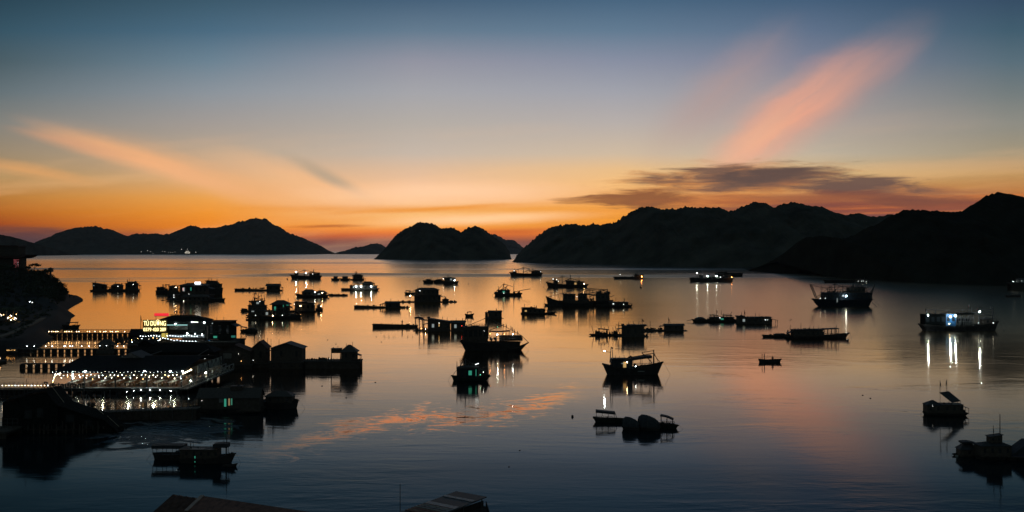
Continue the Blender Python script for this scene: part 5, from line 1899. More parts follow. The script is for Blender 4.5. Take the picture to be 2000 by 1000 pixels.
street_lamp('cold lamp on the shore at the left end of the second pier', 34, 678.5, 236, 3.0, L_WHITE, 0.22)
street_lamp('small cold lamp left of the shore lamp by the second pier', 22, 681, 234, 2.4, B_COLD, 0.13)
for px, py, lab in ((59.5, 589, 'single cold lamp half way down the headland slope'), (64.5, 590.5, 'fainter lamp beside the single cold lamp on the slope')):
    street_lamp(lab, px, py, 330, 3.0, L_DIM if px > 60 else B_COLD, 0.12)
street_lamp('unlit curved street lamp on the lower headland', 87, 597, 320, 6.0, STEEL, 0.2, 1.0)
c = Craft('light_tube', 'slanting yellow light tube hanging on the dark headland', 'light tube', 22, 600, 0.0, None, 0.0)
b = MB().tube([(-4.5, 0, 23.8), (4.5, 0, 20.2)], 0.55, 6)
o = c.part('tube', b, mat('tube_yellow', emit=(1.0, 0.80, 0.42), power=1.6))
c.part('bracket', MB().tube([(0, 0.6, 22), (0, 20, 22)], 0.2, 4), STEEL)
# golden kiosk by the water
c = Craft('kiosk', 'small golden lit kiosk at the water edge by the left frame', 'kiosk', 26, 690, 0.0, None, 0.4)
c.hut(17, 34, 684, 690, 14, 'flat', None, 1.2, wins=3, lit=W_WARM, door=False)
for X in (18, 22, 26, 30, 33):
    c.lamp(X, 686, 0.55, B_GOLD, -8)
c = Craft('raft_lamp', 'raft with a warm lamp at the left edge beside the golden reflection', 'raft', 4, 708, 0.0)
c.platform(-30, 10, 704, 14)
c.lamp(4, 699, 0.7, B_WARM, -5, 704)
c.hut(-25, 0, 697, 704, 10, 'flat', None, 1, wins=1)

# lights on the far island
FI = 6800.0
hs = FI / FPX
p = lift(366, 495.6, FI)
r = empty('island_hotel', (p.x, p.y, p.z), 0, 'hotel with rows of lit windows at the foot of the far left island', 'hotel')
MB().box(-5 * hs, 5 * hs, 0, 14, -12, 6 * hs).build('wall', WALL, r)
MB().prism([(-3 * hs, 6.02 * hs), (3 * hs, 6.02 * hs), (0, 9 * hs)], 1, 12).build('roof', RUST, r)
WINL = mat('far_lit_window', emit=(1.0, 0.92, 0.75), power=1.4)
for j, Y in enumerate((1.4, 3.0, 4.8)):
    for i in range(5 if j < 2 else 3):
        X = (-4 + 2 * i) if j < 2 else (-2 + 2 * i)
        MB().box((X - 0.55) * hs, (X + 0.55) * hs, -0.8, -0.01, (Y - 0.4) * hs, (Y + 0.4) * hs).build('window', WINL, r)
for i, (px, py, k) in enumerate(((276, 492, 0.4), (288, 489.5, 0.5), (294, 491.5, 0.35), (299, 494.5, 0.35), (317, 491, 0.35), (322, 491.5, 0.35), (329, 493, 0.3), (333, 493, 0.3), (337, 493, 0.3), (342, 492, 0.3), (354.5, 487, 0.55), (366, 486.5, 0.35), (382.5, 492.5, 0.45))):
    pt = lift(px, py, FI - 10)
    r = empty('island_lamp', (pt.x, pt.y, 0), 0, 'tiny lamp at the foot of the far left island', 'lamp', 'lamps on the far island')
    MB().ball((0, 0, pt.z), k * hs * 1.0, 6, 4).build('lamp_head', mat('far_lamp', emit=(1.0, 0.95, 0.85), power=1.6), r)
    MB().tube([(0, 0, -1), (0, 0, pt.z - k * hs)], 0.3, 4).build('pole', STEEL, r)
# house and lamp at the right edge
c = Craft('shore_house', 'pale house with a lamp at the foot of the right hand hill', 'house', 1996, 567, 0.0)
c.hut(1987, 2012, 546, 552, 10, 'gable', 543.5, 1.5, wins=4, lit=W_COLD, m=mat('pale_wall', (0.30, 0.31, 0.30)))
c.platform(1970, 2015, 552, 14)
c.lamp(1975.5, 549.8, 0.8, B_COLD, -6, 552)
c.lamp(1981, 549.8, 0.5, L_DIM, -6, 552)
c = Craft('fish_raft', 'low dark raft near the right edge below the hill', 'fish farm raft', 1977, 580, 0.0, RAFTS)
c.platform(1966, 1992, 576.5, 10)
c.gear(1970, 1990, 576.5, -3, 3, 6, 1.5)
# ------------------------------------------------------------------ piers
def pier(label, X0, X1, Ydeck, base, Yrail, depth=14, bulb_y=None, bulb_x=(), cols=None, bay=11.0, blocks=True, r=0.62, diag=0.6):
    c = Craft('pier', label, 'pier', (X0 + X1) / 2, base, 0.0, 'piers of the floating restaurants')
    xa, xb = c.x(X0), c.x(X1)
    zd = c.z(Ydeck)
    c.part('deck', MB().box(xa, xb, -depth / 2, depth / 2, zd - 1.6, zd), PLANK)
    n = max(2, int((X1 - X0) / bay))
    for i in range(n + 1):
        q = xa + (xb - xa) * i / n
        if blocks:
            w = bay * 0.22
            c.part('pontoon', MB().box(q - w, q + w, -depth * 0.42, depth * 0.42, -1.0, zd - 1.62), RUBBER)
        else:
            c.part('pile', MB().tube([(q, -depth * 0.4, -3), (q, -depth * 0.4, zd)], 0.6, 6), WOOD)
    c.part('bottom_beam', MB().box(xa, xb, -depth * 0.45, -depth * 0.38, 0.2, 1.0), WOOD)
    for sy in (-1, 1):
        b = MB()
        zr = c.z(Yrail)
        y = sy * depth * 0.47
        b.tube([(xa, y, zr), (xb, y, zr)], 0.28, 5)
        b.tube([(xa, y, (zr + zd) / 2), (xb, y, (zr + zd) / 2)], 0.16, 4)
        for i in range(n + 1):
            q = xa + (xb - xa) * i / n
            b.tube([(q, y, zd), (q, y, zr)], 0.28, 5)
            if i < n and c.rng.random() < diag:
                q2 = xa + (xb - xa) * (i + 1) / n
                b.tube([(q, y, zd), (q2, y, zr)], 0.18, 4)
        c.part('railing', b, STEEL)
    if bulb_x:
        cab = c.part('cable', MB().tube([(xa, -depth * 0.5, c.z(bulb_y) + 1.0), (xb, -depth * 0.5, c.z(bulb_y) + 1.0)], 0.12, 4), RUBBER)
        for i, X in enumerate(bulb_x):
            m = cols[i % len(cols)]
            key = ('p', m.name, round(r * c.s, 3))
            loc = (c.x(X) * c.s, -depth * 0.5 * c.s, c.z(bulb_y) * c.s)
            if key not in BULB:
                BULB[key] = MB().ball((0, 0, 0), r * c.s, 6, 4).build('bulb', m, c.root, loc)
            else:
                o = BULB[key].copy()
                COL.objects.link(o)
                o.parent = c.root
                o.location = loc
    return c


pier('farthest pier, dark against bright water with a row of warm bulbs', 97, 264, 650, 657.5, 643.8, 12, 647, (98.5, 104, 108, 112, 116, 129.5, 133, 138, 142.5, 152.5, 157, 173.5, 177.5, 188.5, 198.5, 205.5, 209.5, 218.5, 222, 229, 233, 246, 258), [B_WARM, B_WARM, B_GOLD], 9.4, r=0.62)
pier('second pier with mixed bulbs and a small pavilion on it', 40, 252, 681, 689, 673, 12, 675.5, (56, 70, 92.5, 105, 128.5, 131, 139.5, 144.5, 162.5, 176.5, 232, 244), [B_COLD, B_COLD, B_IVORY], 13.0, r=0.62)
pier('unlit pier with open railing left of the near restaurant', 44, 132, 709.5, 719, 702, 12, bay=13.0)
pier('near pier hung with a dense row of warm and cold bulbs', -70, 106, 759, 772.5, 747.5, 20, 751.5, tuple(-40 + i * 6.3 for i in range(23)), [B_IVORY, B_WARM, B_COLD, B_IVORY, B_WARM], 9.0, r=0.62, diag=1.0)

c = Craft('pavilion', 'dark hip roofed pavilion with two lamps on the second pier', 'pavilion', 208, 689.5, 0.0)
c.hut(195, 221, 672, 683, 13, 'hip', 662, 2.5, wins=3, door=False)
c.lamp(199, 674.2, 0.85, B_COLD, -9)
c.lamp(212, 674.2, 0.85, B_COLD, -9)
c.box('floor_base', 192, 224, 683.2, 690, -9, 9, PLANK)
c = Craft('sampan', 'flat canopied sampan silhouetted beyond the farthest pier', 'boat', 140, 641, 0.0, BOATS)
c.hull(122, 157, 636, 8, 1, 2.0, 2.0, 0.12, 0.08)
c.awning(130, 152, 629.5, 628.6, 636, 7, posts=2)
c.gear(142, 149, 636, -1, 1, 3, 3.5)


# ------------------------------------------------------------------ writing
def sign_text(parent, txt, X0, X1, Ycap0, Ycap1, y, m, c, name='lettering', ext=0.25, bold=0.0):
    """solid letters that fill the box from X0 to X1 and Ycap0 (top) to Ycap1 (bottom)"""
    cu = bpy.data.curves.new(name, 'FONT')
    cu.body = txt
    cu.extrude = 0.1
    cu.size = 1.0
    cu.offset = bold
    cu.align_x = 'LEFT'
    o = bpy.data.objects.new(name, cu)
    COL.objects.link(o)
    bpy.context.view_layer.update()
    dg = bpy.context.evaluated_depsgraph_get()
    me = bpy.data.meshes.new_from_object(o.evaluated_get(dg))
    bpy.data.objects.remove(o)
    co = np.empty(len(me.vertices) * 3, 'f')
    me.vertices.foreach_get('co', co)
    co = co.reshape(-1, 3)
    w0, w1 = co[:, 0].min(), co[:, 0].max()
    cap = 0.70
    s = c.s
    sx = (X1 - X0) / (w1 - w0)
    sz = (Ycap1 - Ycap0) / cap
    out = np.stack([(c.x(X0) + (co[:, 0] - w0) * sx) * s, (y - co[:, 2] * ext * 10) * s, (c.z(Ycap1) + co[:, 1] * sz) * s], 1)
    me.vertices.foreach_set('co', out.astype('f').ravel())
    me.materials.clear()
    me.materials.append(m)
    me.update()
    o = bpy.data.objects.new(name, me)
    COL.objects.link(o)
    o.parent = parent
    return o


SIGN_Y = mat('sign_letters_lit', emit=(1.0, 0.82, 0.36), power=2.8)
SIGN_RED = mat('sign_red_lit', emit=(1.0, 0.03, 0.05), power=0.95)
SIGN_DARK = mat('sign_letters_dark', (0.03, 0.03, 0.03), 0.6)
SIGN_RED_TEXT = mat('sign_red_letters', (0.10, 0.01, 0.01), 0.6)

# ------------------------------------------------------------------ the restaurant with the lit sign
DWALL = mat('near_black_boards', (0.016, 0.018, 0.017), 0.9, bscale=2.0, spec=0.06)  # even near-black base colour for walls
DROOF = mat('near_black_roof', (0.020, 0.021, 0.022), 0.8, bscale=2.0, spec=0.06)  # same near-black tone for the roofs
c = Craft('floating_restaurant', 'floating restaurant under the lit yellow sign with dark hip roofs', 'restaurant', 350, 672)
c.platform(262, 470, 664, 70, t=2.5)
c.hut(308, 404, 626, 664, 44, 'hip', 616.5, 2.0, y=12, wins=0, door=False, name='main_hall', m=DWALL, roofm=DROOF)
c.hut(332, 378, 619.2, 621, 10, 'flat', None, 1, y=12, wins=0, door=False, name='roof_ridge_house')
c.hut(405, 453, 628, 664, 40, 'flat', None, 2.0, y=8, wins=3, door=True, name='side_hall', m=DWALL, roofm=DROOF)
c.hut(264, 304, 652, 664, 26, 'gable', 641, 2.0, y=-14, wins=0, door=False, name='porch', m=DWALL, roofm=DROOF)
c.box('gallery_wall', 300, 408, 657, 664, -26, -25, WALL)
c.box('gallery_cloth', 300, 408, 651.5, 657, -27, -26.6, mat('white_cloth', (0.20, 0.21, 0.21), 0.8))
c.box('lit_frieze', 318, 370, 633.4, 634.4, -11.2, -10.6, mat('frieze_cyan', emit=(0.45, 0.85, 0.80), power=1.2))
PIC = mat('posters', (0.13, 0.12, 0.10), 0.6, bscale=4.0, var=0.9)
c.box('poster_wall', 335, 370, 635.5, 643, -10.6, -10.2, PIC)
c.hull(436, 474, 664, 34, 1, 2.0, 0.5, 0.1, m=HULL, y=6, name='moored_pontoon')
c.box('green_panel', 421, 428, 655, 659, -12.5, -12.1, W_GREEN)
c.box('green_panel', 456, 464, 654, 658, -14, -13.6, mat('panel_dim_green', emit=(0.05, 0.35, 0.28), power=0.35))
c.box('red_awning_edge', 413, 431, 661, 662.4, -14, -13, mat('pale_red', (0.30, 0.12, 0.10)))
c.box('blue_column', 412, 414, 663, 671, -14, -13, mat('column_blue_lit', emit=(0.03, 0.22, 0.55), power=0.6))
for X, Y, r_, m_ in ((347, 631.5, 1.5, L_STRONG), (379, 628, 1.3, L_STRONG), (403, 629, 1.7, L_STRONG), (290, 634, 1.7, L_WHITE), (376, 648.5, 1.4, L_STRONG), (391.5, 649, 1.2, L_STRONG), (405, 651, 1.5, L_WHITE), (419, 631, 0.6, L_DIM)):
    c.lamp(X, Y, r_, m_, -12 if Y < 640 else -28.5)
c.line([(380, 628), (391, 628.3)], 0.35, 'light_tube', -12, mat('tube_white2', emit=(0.9, 0.95, 0.8), power=3))
c.box('gold_lantern_box', 327.5, 337, 648.5, 657, -30, -24, mat('lantern_yellow', emit=(0.85, 0.65, 0.12), power=0.62))
c.box('orange_banner', 343, 366, 658.3, 660, -29, -28.6, mat('banner_orange', emit=(1.0, 0.35, 0.08), power=0.5))
for i in range(22):
    X = 286 + i * 5.2
    key = ('g', 'cold', round(0.5 * c.s, 3))
    loc = (c.x(X) * c.s, -28.5 * c.s, c.z(653.6 + 0.8 * math.sin(i)) * c.s)
    if key not in BULB:
        BULB[key] = MB().ball((0, 0, 0), 0.5 * c.s, 6, 4).build('bulb', B_COLD, c.root, loc)
    else:
        o = BULB[key].copy()
        COL.objects.link(o)
        o.parent = c.root
        o.location = loc

c = Craft('lit_sign', 'glowing yellow white two line sign of the floating restaurant', 'sign', 314, 674)
sign_text(c.root, 'TÚ DƯỜNG', 293, 335.5, 624.5, 633.5, -30, SIGN_Y, c)
sign_text(c.root, '0379 420 289', 292.5, 335.5, 637.5, 644, -30, SIGN_Y, c)
c.box('sign_board', 291, 337, 622.5, 646, -28.5, -27.8, mat('sign_backing', (0.10, 0.085, 0.02), 0.6))
for X in (294, 314, 334):
    c.box('sign_post', X - 0.4, X + 0.4, 646.2, 664, -28.4, -27.9, STEEL)
c = Craft('red_sign', 'red lit sign board above the yellow white sign', 'sign', 312, 671)
c.box('sign_board', 299, 327, 612.2, 617.4, 6, 7, SIGN_RED)
c.box('sign_frame', 298.5, 327.5, 617.5, 618.2, 5.8, 7.2, STEEL)
for X in (302, 324):
    c.box('sign_post', X - 0.3, X + 0.3, 618.3, 645, 6.2, 6.8, STEEL)
c = Craft('roof_letters', 'dark standing letters and a small emblem on the restaurant roof ridge', 'sign', 352, 671)
sign_text(c.root, 'BÈ NỔI', 337, 360, 608.2, 612.6, 8, SIGN_DARK, c, ext=0.5, bold=0.035)
sign_text(c.root, 'TUẤN HẢI SẢN', 329, 373, 614.2, 617.6, 8, SIGN_DARK, c, ext=0.5, bold=0.03)
c.part('emblem', MB().prism([(c.x(344.5), c.z(606.4)), (c.x(347.8), c.z(602)), (c.x(351), c.z(606.4)), (c.x(347.8), c.z(605))], 7.5, 8.5), SIGN_DARK)
for X in (341, 348, 356):
    c.box('letter_post', X - 0.2, X + 0.2, 612.7, 621, 8.2, 8.5, STEEL)
c = Craft('red_flag', 'orange red flag on a pole left of the lit yellow white sign', 'flag', 287, 672)
c.flag(287, 614, 640, 2.2, 6.0, mat('flag_red_lit', (0.75, 0.14, 0.05), 0.8), -29)
c = Craft('marina_letters', 'large dark letters standing at the end of the second pier', 'sign', 275, 686)
sign_text(c.root, 'MARINA', 231, 318, 658, 671, -14, SIGN_DARK, c, ext=0.8, bold=0.03)
c.box('letter_beam', 229, 320, 671.2, 672.6, -15.5, -13, STEEL)
for X in (232, 255, 275, 296, 317):
    c.box('letter_post', X - 0.5, X + 0.5, 672.7, 687, -14.8, -13.8, STEEL)
string_light('bulbs hanging behind the large dark letters', [lift(px, py, 236) for px, py in ((257, 664), (263, 661), (269, 661), (277, 661), (284, 662), (291, 662), (299, 660), (258, 668), (268, 668.5), (279, 668), (287, 666), (300, 667), (306, 661), (312, 664), (283, 673), (289, 673.5), (294, 673))],
             [B_GOLD, B_IVORY, B_GOLD, B_COLD], 0.11)
string_light('cold bulbs running from the large dark letters to the gallery', [lift(px, py, 232) for px, py in ((305, 667), (309, 665), (313, 662), (318, 660), (323, 661), (328, 662), (334, 663.5), (340, 665), (346, 664), (352, 665.5), (358, 666), (364, 666), (370, 666.5), (376, 666.5), (382, 666.5))],
             [B_COLD], 0.10)

# dark hall between the two restaurants
c = Craft('restaurant_hall', 'unlit restaurant hall with broad dark hip roof behind the near restaurant', 'restaurant', 340, 706)
c.platform(250, 432, 700, 60, t=2)
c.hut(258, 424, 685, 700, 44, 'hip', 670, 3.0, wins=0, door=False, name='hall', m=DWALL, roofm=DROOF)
c.hut(274, 302, 671, 682, 20, 'front', 663, 2.0, wins=0, door=False, name='dormer', m=DWALL, roofm=DROOF)
c.boom(305, 690, 326, 683, -26, -26, 0.7, 'bamboo_spar')
c.boom(288, 700, 308, 694, -27, -27, 0.5, 'bamboo_spar')
c.boom(396, 691, 416, 679, -26, -26, 0.5, 'painted_spar')
for X, Y in ((373, 694), (382, 694.5), (388, 694), (398, 693), (410, 697), (470, 690)):
    c.lamp(X if X < 460 else 416, Y, 0.55, L_DIM, -28)

# ------------------------------------------------------------------ the near restaurant
RX0, RX1, RY0, RY1, RZ = -83.6, -60.2, 161.5, 183.5, 1.25
root = empty('near_restaurant', ((RX0 + RX1) / 2, (RY0 + RY1) / 2, 0), 0, 'big open sided floating restaurant, brightly lit, with rows of tables', 'restaurant')
ox, oy = (RX0 + RX1) / 2, (RY0 + RY1) / 2


def rb(name, x0, x1, y0, y1, z0, z1, m, parent=root):
    return MB().box(x0 - ox, x1 - ox, y0 - oy, y1 - oy, z0, z1).build(name, m, parent)


rb('floor', RX0, RX1, RY0, RY1, RZ - 0.35, RZ, mat('restaurant_floor', (0.22, 0.12, 0.07), 0.5, bscale=1.0))
drum = None
for i in range(9):
    for j in range(7):
        x, y = RX0 + 1 + (RX1 - RX0 - 2) * i / 8 - ox, RY0 + 0.8 + (RY1 - RY0 - 1.6) * j / 6 - oy
        if drum is None:
            drum = MB().tube([(0, 0, -1), (0, 0, RZ - 0.36)], 0.45, 8).build('float_drum', RUBBER, root, (x, y, 0))
        else:
            o = drum.copy()
            COL.objects.link(o)
            o.parent = root
            o.location = (x, y, 0)
# roof: low double pitch with a little lantern ridge
EZ, RZT = 4.05, 5.75
DR = 172.5
rb('dark_edge_board', RX0, RX1, RY0 - 0.06, RY0 - 0.003, RZ - 0.75, RZ - 0.04, DWALL)  # added dark board covering the lamplit floor edge
for px in (247, 261, 275, 293, 312, 333):
    p = lift(px, 760, RY0 - 0.25)
    MB().ball((p.x - ox, RY0 - 0.25 - oy, RZ - 0.62 - 0.18 * math.sin(px)), 0.036 + 0.014 * math.sin(px * 1.7), 7, 5).build('under_lamp', mat('lamp_under', (0.8, 0.8, 0.8), emit=(0.85, 1.0, 0.98), power=150), root)
b = MB().prism_x([(RY0 - 1.0 - oy, EZ), (DR - oy, RZT), (RY1 + 0.6 - oy, EZ + 0.4), (RY1 + 0.6 - oy, EZ + 0.28), (DR - oy, RZT - 0.14), (RY0 - 1.0 - oy, EZ - 0.12)], RX0 + 0.2 - ox, RX1 + 0.2 - ox)
rf = b.build('roof', mat('restaurant_roof', (0.020, 0.021, 0.022), 0.8, bump=0.3, bscale=2.0, spec=0.05), root)
MB().prism([(-75.5 - ox, RZT - 0.2), (-73.2 - ox, RZT + 0.85), (-70.9 - ox, RZT - 0.2)], DR - 2.5 - oy, DR + 2.5 - oy).build('roof_lantern', TIN, rf)
rb('hall_ceiling', RX0 + 1, RX1 - 1, RY0 + 1.6, RY1 - 1, EZ - 0.32, EZ - 0.26, mat('ceiling_boards', (0.30, 0.22, 0.14), 0.8, bscale=1.5))
rb('back_wall', RX0, RX1, RY1 - 0.2, RY1, RZ, EZ - 0.4, mat('back_wall_boards', (0.16, 0.13, 0.09), 0.8, bscale=0.8))
for i, x in enumerate((RX0, -78.0, -72.3, -66.6, RX1)):
    for y in (RY0 + 0.15, 168.5, 176):
        rb('post', x - 0.1, x + 0.1, y - 0.1, y + 0.1, RZ, EZ - 0.15, STEEL)
b = MB()
for z in (EZ - 0.2, EZ - 0.75):
    b.tube([(RX0 - ox, RY0 - oy, z), (RX1 - ox, RY0 - oy, z)], 0.06, 5)
b.build('front_beam', STEEL, root)
# railing in front, with thin bars
for (xa, ya, xb, yb, n) in ((RX0, RY0 - 0.1, RX1, RY0 - 0.1, 26),):
    b = MB()
    for z in (0.95, 0.5):
        b.tube([(xa - ox, ya - oy, RZ - 0.25 + z * 0.25), (xb - ox, yb - oy, RZ - 0.25 + z * 0.25)], 0.035, 4)
    b.build('front_rail', mat('white_rail', (0.45, 0.45, 0.42), 0.5), root)
# trussed walkway along the right side
b = MB()
wx0, wx1 = RX1 + 0.1, RX1 + 1.7
n = 9
for x in (wx0, wx1):
    for z in (RZ + 0.05, RZ + 1.15):
        b.tube([(x - ox, RY0 - 1 - oy, z), (x - ox, RY1 + 3 - oy, z)], 0.06, 5)
    for i in range(n + 1):
        y = RY0 - 1 + (RY1 + 4 - RY0) * i / n
        b.tube([(x - ox, y - oy, RZ + 0.05), (x - ox, y - oy, RZ + 1.15)], 0.05, 5)
        if i < n:
            y2 = RY0 - 1 + (RY1 + 4 - RY0) * (i + 0.5) / n
            y3 = RY0 - 1 + (RY1 + 4 - RY0) * (i + 1) / n
            b.tube([(x - ox, y - oy, RZ + 1.15), (x - ox, y2 - oy, RZ + 0.05), (x - ox, y3 - oy, RZ + 1.15)], 0.04, 4)
b.build('walkway_truss', mat('galvanised_rail', (0.35, 0.36, 0.33), 0.5, metal=0.3), root)
rb('walkway_deck', wx0 - 0.05, wx1 + 0.05, RY0 - 1, RY1 + 3, RZ - 0.3, RZ - 0.04, PLANK)
b = MB()
for i in range(7):
    y = RY0 + 9 + (RY1 + 2 - RY0 - 9) * i / 6
    b.tube([(RX1 - 0.05 - ox, y - oy, RZ), (RX1 - 0.05 - ox, y - oy, RZ + 3.2)], 0.05, 5)
    if i < 6:
        y2 = RY0 + 9 + (RY1 + 2 - RY0 - 9) * (i + 1) / 6
        b.tube([(RX1 - 0.05 - ox, y - oy, RZ + 3.1), (RX1 - 0.05 - ox, (y + y2) / 2 - oy, RZ + 1.4), (RX1 - 0.05 - ox, y2 - oy, RZ + 3.1)], 0.05, 5)
b.build('side_truss', STEEL, root)
rb('side_sheet', RX1 - 0.3, RX1 - 0.22, RY0 + 9, RY1 + 1, RZ + 1.3, RZ + 2.9, mat('pale_sheeting', (0.42, 0.46, 0.42), 0.7))
# strong lamps of the eave
for i, (px, py, rr, mm) in enumerate(((166, 725.5, 0.12, L_STRONG), (282, 724.5, 0.09, L_STRONG), (332.5, 725, 0.10, L_STRONG), (356, 725, 0.08, L_STRONG))):
    p = lift(px, py, RY0 - 1.2)
    MB().ball((p.x - ox, p.y - oy, p.z), rr, 8, 6).build('flood_lamp', mm, root)
for (pa, pb) in (((357, 730), (374, 722)), ((112, 731), (132, 724.5))):
    a, q = lift(pa[0], pa[1], RY0 - 0.6), lift(pb[0], pb[1], RY0 + 3.4)
    MB().tube([(a.x - ox, a.y - oy, a.z), (q.x - ox, q.y - oy, q.z)], 0.09, 6).build('light_tube', mat('tube_warm_bright', emit=(1.0, 0.85, 0.60), power=6), root)
for k, (px, py) in enumerate(((142, 726), (143.5, 731), (142, 737))):
    pass
p = lift(142, 733, RY0 - 0.4)
MB().tube([(p.x - ox, p.y - oy, p.z - 0.7), (p.x - ox, p.y - oy, p.z + 0.7)], 0.09, 6).build('light_tube', mat('tube_cold_bright', emit=(0.75, 1.0, 0.95), power=6), root)
zz = EZ - 0.25


def row(x0, x1, y, z, n, wob=0.1):
    return [Vector((x0 + (x1 - x0) * i / (n - 1), y, z + wob * math.sin(i * 2.3) + wob * 0.6 * math.sin(i * 0.9))) for i in range(n)]


string_light('front row of warm and cold bulbs under the near restaurant eave', row(RX0 + 0.3, RX1 - 0.3, RY0 + 0.4, zz - 0.45, 33), [B_IVORY, B_IVORY, B_COLD, B_WARM, B_IVORY], 0.085)
string_light('second row of bulbs just behind the front row of the near restaurant', row(RX0 + 1.0, RX1 - 0.5, RY0 + 1.0, zz - 0.95, 20, 0.16), [B_IVORY, B_GOLD, B_IVORY, B_COLD], 0.085)
string_light('row of bulbs deep inside the near restaurant over the tables', row(RX0 + 1.0, RX1 - 1.0, RY0 + 7.5, zz - 0.2, 14, 0.05), [B_IVORY, B_WARM], 0.10)
string_light('small bulbs on the roof edge of the near restaurant', row(RX0 + 0.5, RX1 - 0.5, RY0 - 1.05, EZ + 0.12, 34, 0.08), [B_COLD, L_DIM, B_IVORY, L_DIM], 0.04)
string_light('yellow bulbs up the slanting left corner of the near restaurant', [lift(103 + 5 * i / 5, 746 - 15 * i / 5, RY0 - 0.8) for i in range(6)], [B_GOLD, B_IVORY], 0.10)

for px, py, d in ((372, 744, RY0 + 8), (402, 728, RY0 + 15), (150, 715, RY0 + 6), (200, 715, RY0 + 6), (250, 715, RY0 + 6), (300, 715, RY0 + 6), (340, 715, RY0 + 6)):  # added lamps, mostly unseen behind the eave, to brighten tables and side truss
    p = lift(px, py, d)
    MB().ball((p.x - ox, p.y - oy, min(p.z, EZ - 0.45)), 0.10, 7, 5).build('added_fill_lamp', mat('fill_lamp_greenish', (0.8, 0.8, 0.8), emit=(0.90, 1.0, 0.82), power=220), root)

# tables and benches
TOPM = mat('white_table_top', (0.62, 0.64, 0.64), 0.5, bscale=2.0, var=0.1)
BENCHM = mat('varnished_bench', (0.25, 0.11, 0.05), 0.4, bscale=3.0)


def table(label, x, y, w=1.0, l=3.4):
    r = empty('dining_table', (x, y, RZ), 0, label, 'table', 'dining tables of the near restaurant')
    MB().box(-w / 2, w / 2, -l / 2, l / 2, 0.72, 0.77).build('tabletop', TOPM, r)
    for sx in (-1, 1):
        for sy in (-1, 1):
            MB().box(sx * w * 0.4 - 0.04, sx * w * 0.4 + 0.04, sy * l * 0.42 - 0.04, sy * l * 0.42 + 0.04, 0, 0.719).build('leg', STEEL, r)


def bench(label, x, y, l=3.0):
    r = empty('bench', (x, y, RZ), 0, label, 'bench', 'benches of the near restaurant')
    MB().box(-0.2, 0.2, -l / 2, l / 2, 0.42, 0.47).build('seat', BENCHM, r)
    MB().box(0.2, 0.25, -l / 2, l / 2, 0.48, 0.95).build('backrest', BENCHM, r)
    for sy in (-1, 1):
        MB().box(-0.18, 0.18, sy * l * 0.4 - 0.04, sy * l * 0.4 + 0.04, 0, 0.419).build('leg', BENCHM, r)


words = ['first', 'second', 'third', 'fourth', 'fifth', 'sixth', 'seventh', 'eighth']
for i in range(8):
    x = -81.0 + i * 2.62
    table('white dining table in the front row of the lit restaurant, %s from the left' % words[i], x, RY0 + 2.6)
    bench('varnished bench in the front row of the lit restaurant, %s from the left' % words[i], x + 1.05, RY0 + 2.6)
for i in range(6):
    x = -80.0 + i * 3.3
    table('white dining table in the back row of the lit restaurant, %s from the left' % words[i], x, RY0 + 9.0, 1.0, 3.0)
    bench('varnished bench in the back row of the lit restaurant, %s from the left' % words[i], x + 1.05, RY0 + 9.0, 2.6)
c = Craft('script_letters', 'dark standing letters before the lit restaurant front', 'sign', 125, 772)
sign_text(c.root, 'Restaurant', 92, 172, 743.5, 756, -12, SIGN_DARK, c, ext=0.5, bold=0.02)
c.box('letter_beam', 90, 174, 756.2, 757.4, -13, -11, STEEL)
for X in (94, 120, 146, 170):
    c.box('letter_post', X - 0.4, X + 0.4, 757.5, 772, -12.4, -11.8, STEEL)

# low dark dock in front of the near restaurant
c = Craft('dock', 'low unlit floating dock in front of the near restaurant', 'dock', 300, 818)
c.platform(196, 388, 803, 26, t=2.0, Yt2=796)
c.rail(200, 300, 794, 803, -10, 10)
c.gear(300, 385, 799, -10, 10, 16, 4)
for X in (214, 244, 300, 342, 380):
    c.mast(X, 786, 815, 0.5, -13, name='mooring_post')
c = Craft('pole_cluster', 'stand of thin bamboo poles and nets in the water before the lit restaurant', 'poles', 175, 792)
for i in range(11):
    X = 128 + i * 8.5
    c.boom(X, 794, X + c.rng.uniform(-5, 5), 766 + c.rng.uniform(-4, 9), c.rng.uniform(-8, 8), c.rng.uniform(-8, 8), 0.4, 'bamboo_pole')
c.gear(125, 215, 792, -8, 8, 16, 6, m=NET, )

# ------------------------------------------------------------------ wooden houses right of the restaurants
c = Craft('floating_house', 'wooden house with a pale window and wide gable next to the restaurants', 'floating house', 464, 718, 0.04, RAFTS)
c.platform(430, 498, 710, 44)
c.hut(434, 492, 684, 711, 34, 'front', 671.5, 2.5, wins=0, roofm=RUST, door=False)
w_ = c.box('window', 441, 457, 688, 698, -17.3, -17.0, mat('grey_window', (0.22, 0.20, 0.17), 0.5))
c.box('door', 470, 477, 692, 710, -17.4, -17.0, WOOD)
c.lamp(470.5, 689, 0.6, L_DIM, -19)
c.lamp(476, 703, 0.7, B_GOLD, -19)
c = Craft('floating_house', 'narrow wooden house with a steep pointed gable', 'floating house', 511, 716, 0.0, RAFTS)
c.platform(494, 530, 708, 34)
c.hut(497, 524, 678, 709, 26, 'front', 664.5, 2.5, wins=1, roofm=RUST)
c.lamp(499, 702, 0.6, L_DIM, -15)
c = Craft('floating_house', 'broad square wooden house with a low gable facing the viewer', 'floating house', 564, 718, 0.02, RAFTS)
c.platform(529, 597, 704, 44, t=2)
c.hut(534, 593, 678, 705, 36, 'front', 667.5, 3.5, wins=2, roofm=TIN)
for X in (540, 553, 575, 590):
    c.part('mooring_fender', MB().ball((c.x(X), -23, c.z(712)), 1.8, 8, 6), RUBBER, smooth=True)
c = Craft('floating_house', 'raft with clutter and a tall hip roofed hut at its right end', 'floating house', 651, 718, 0.0, RAFTS)
c.platform(598, 706, 703, 34, t=2)
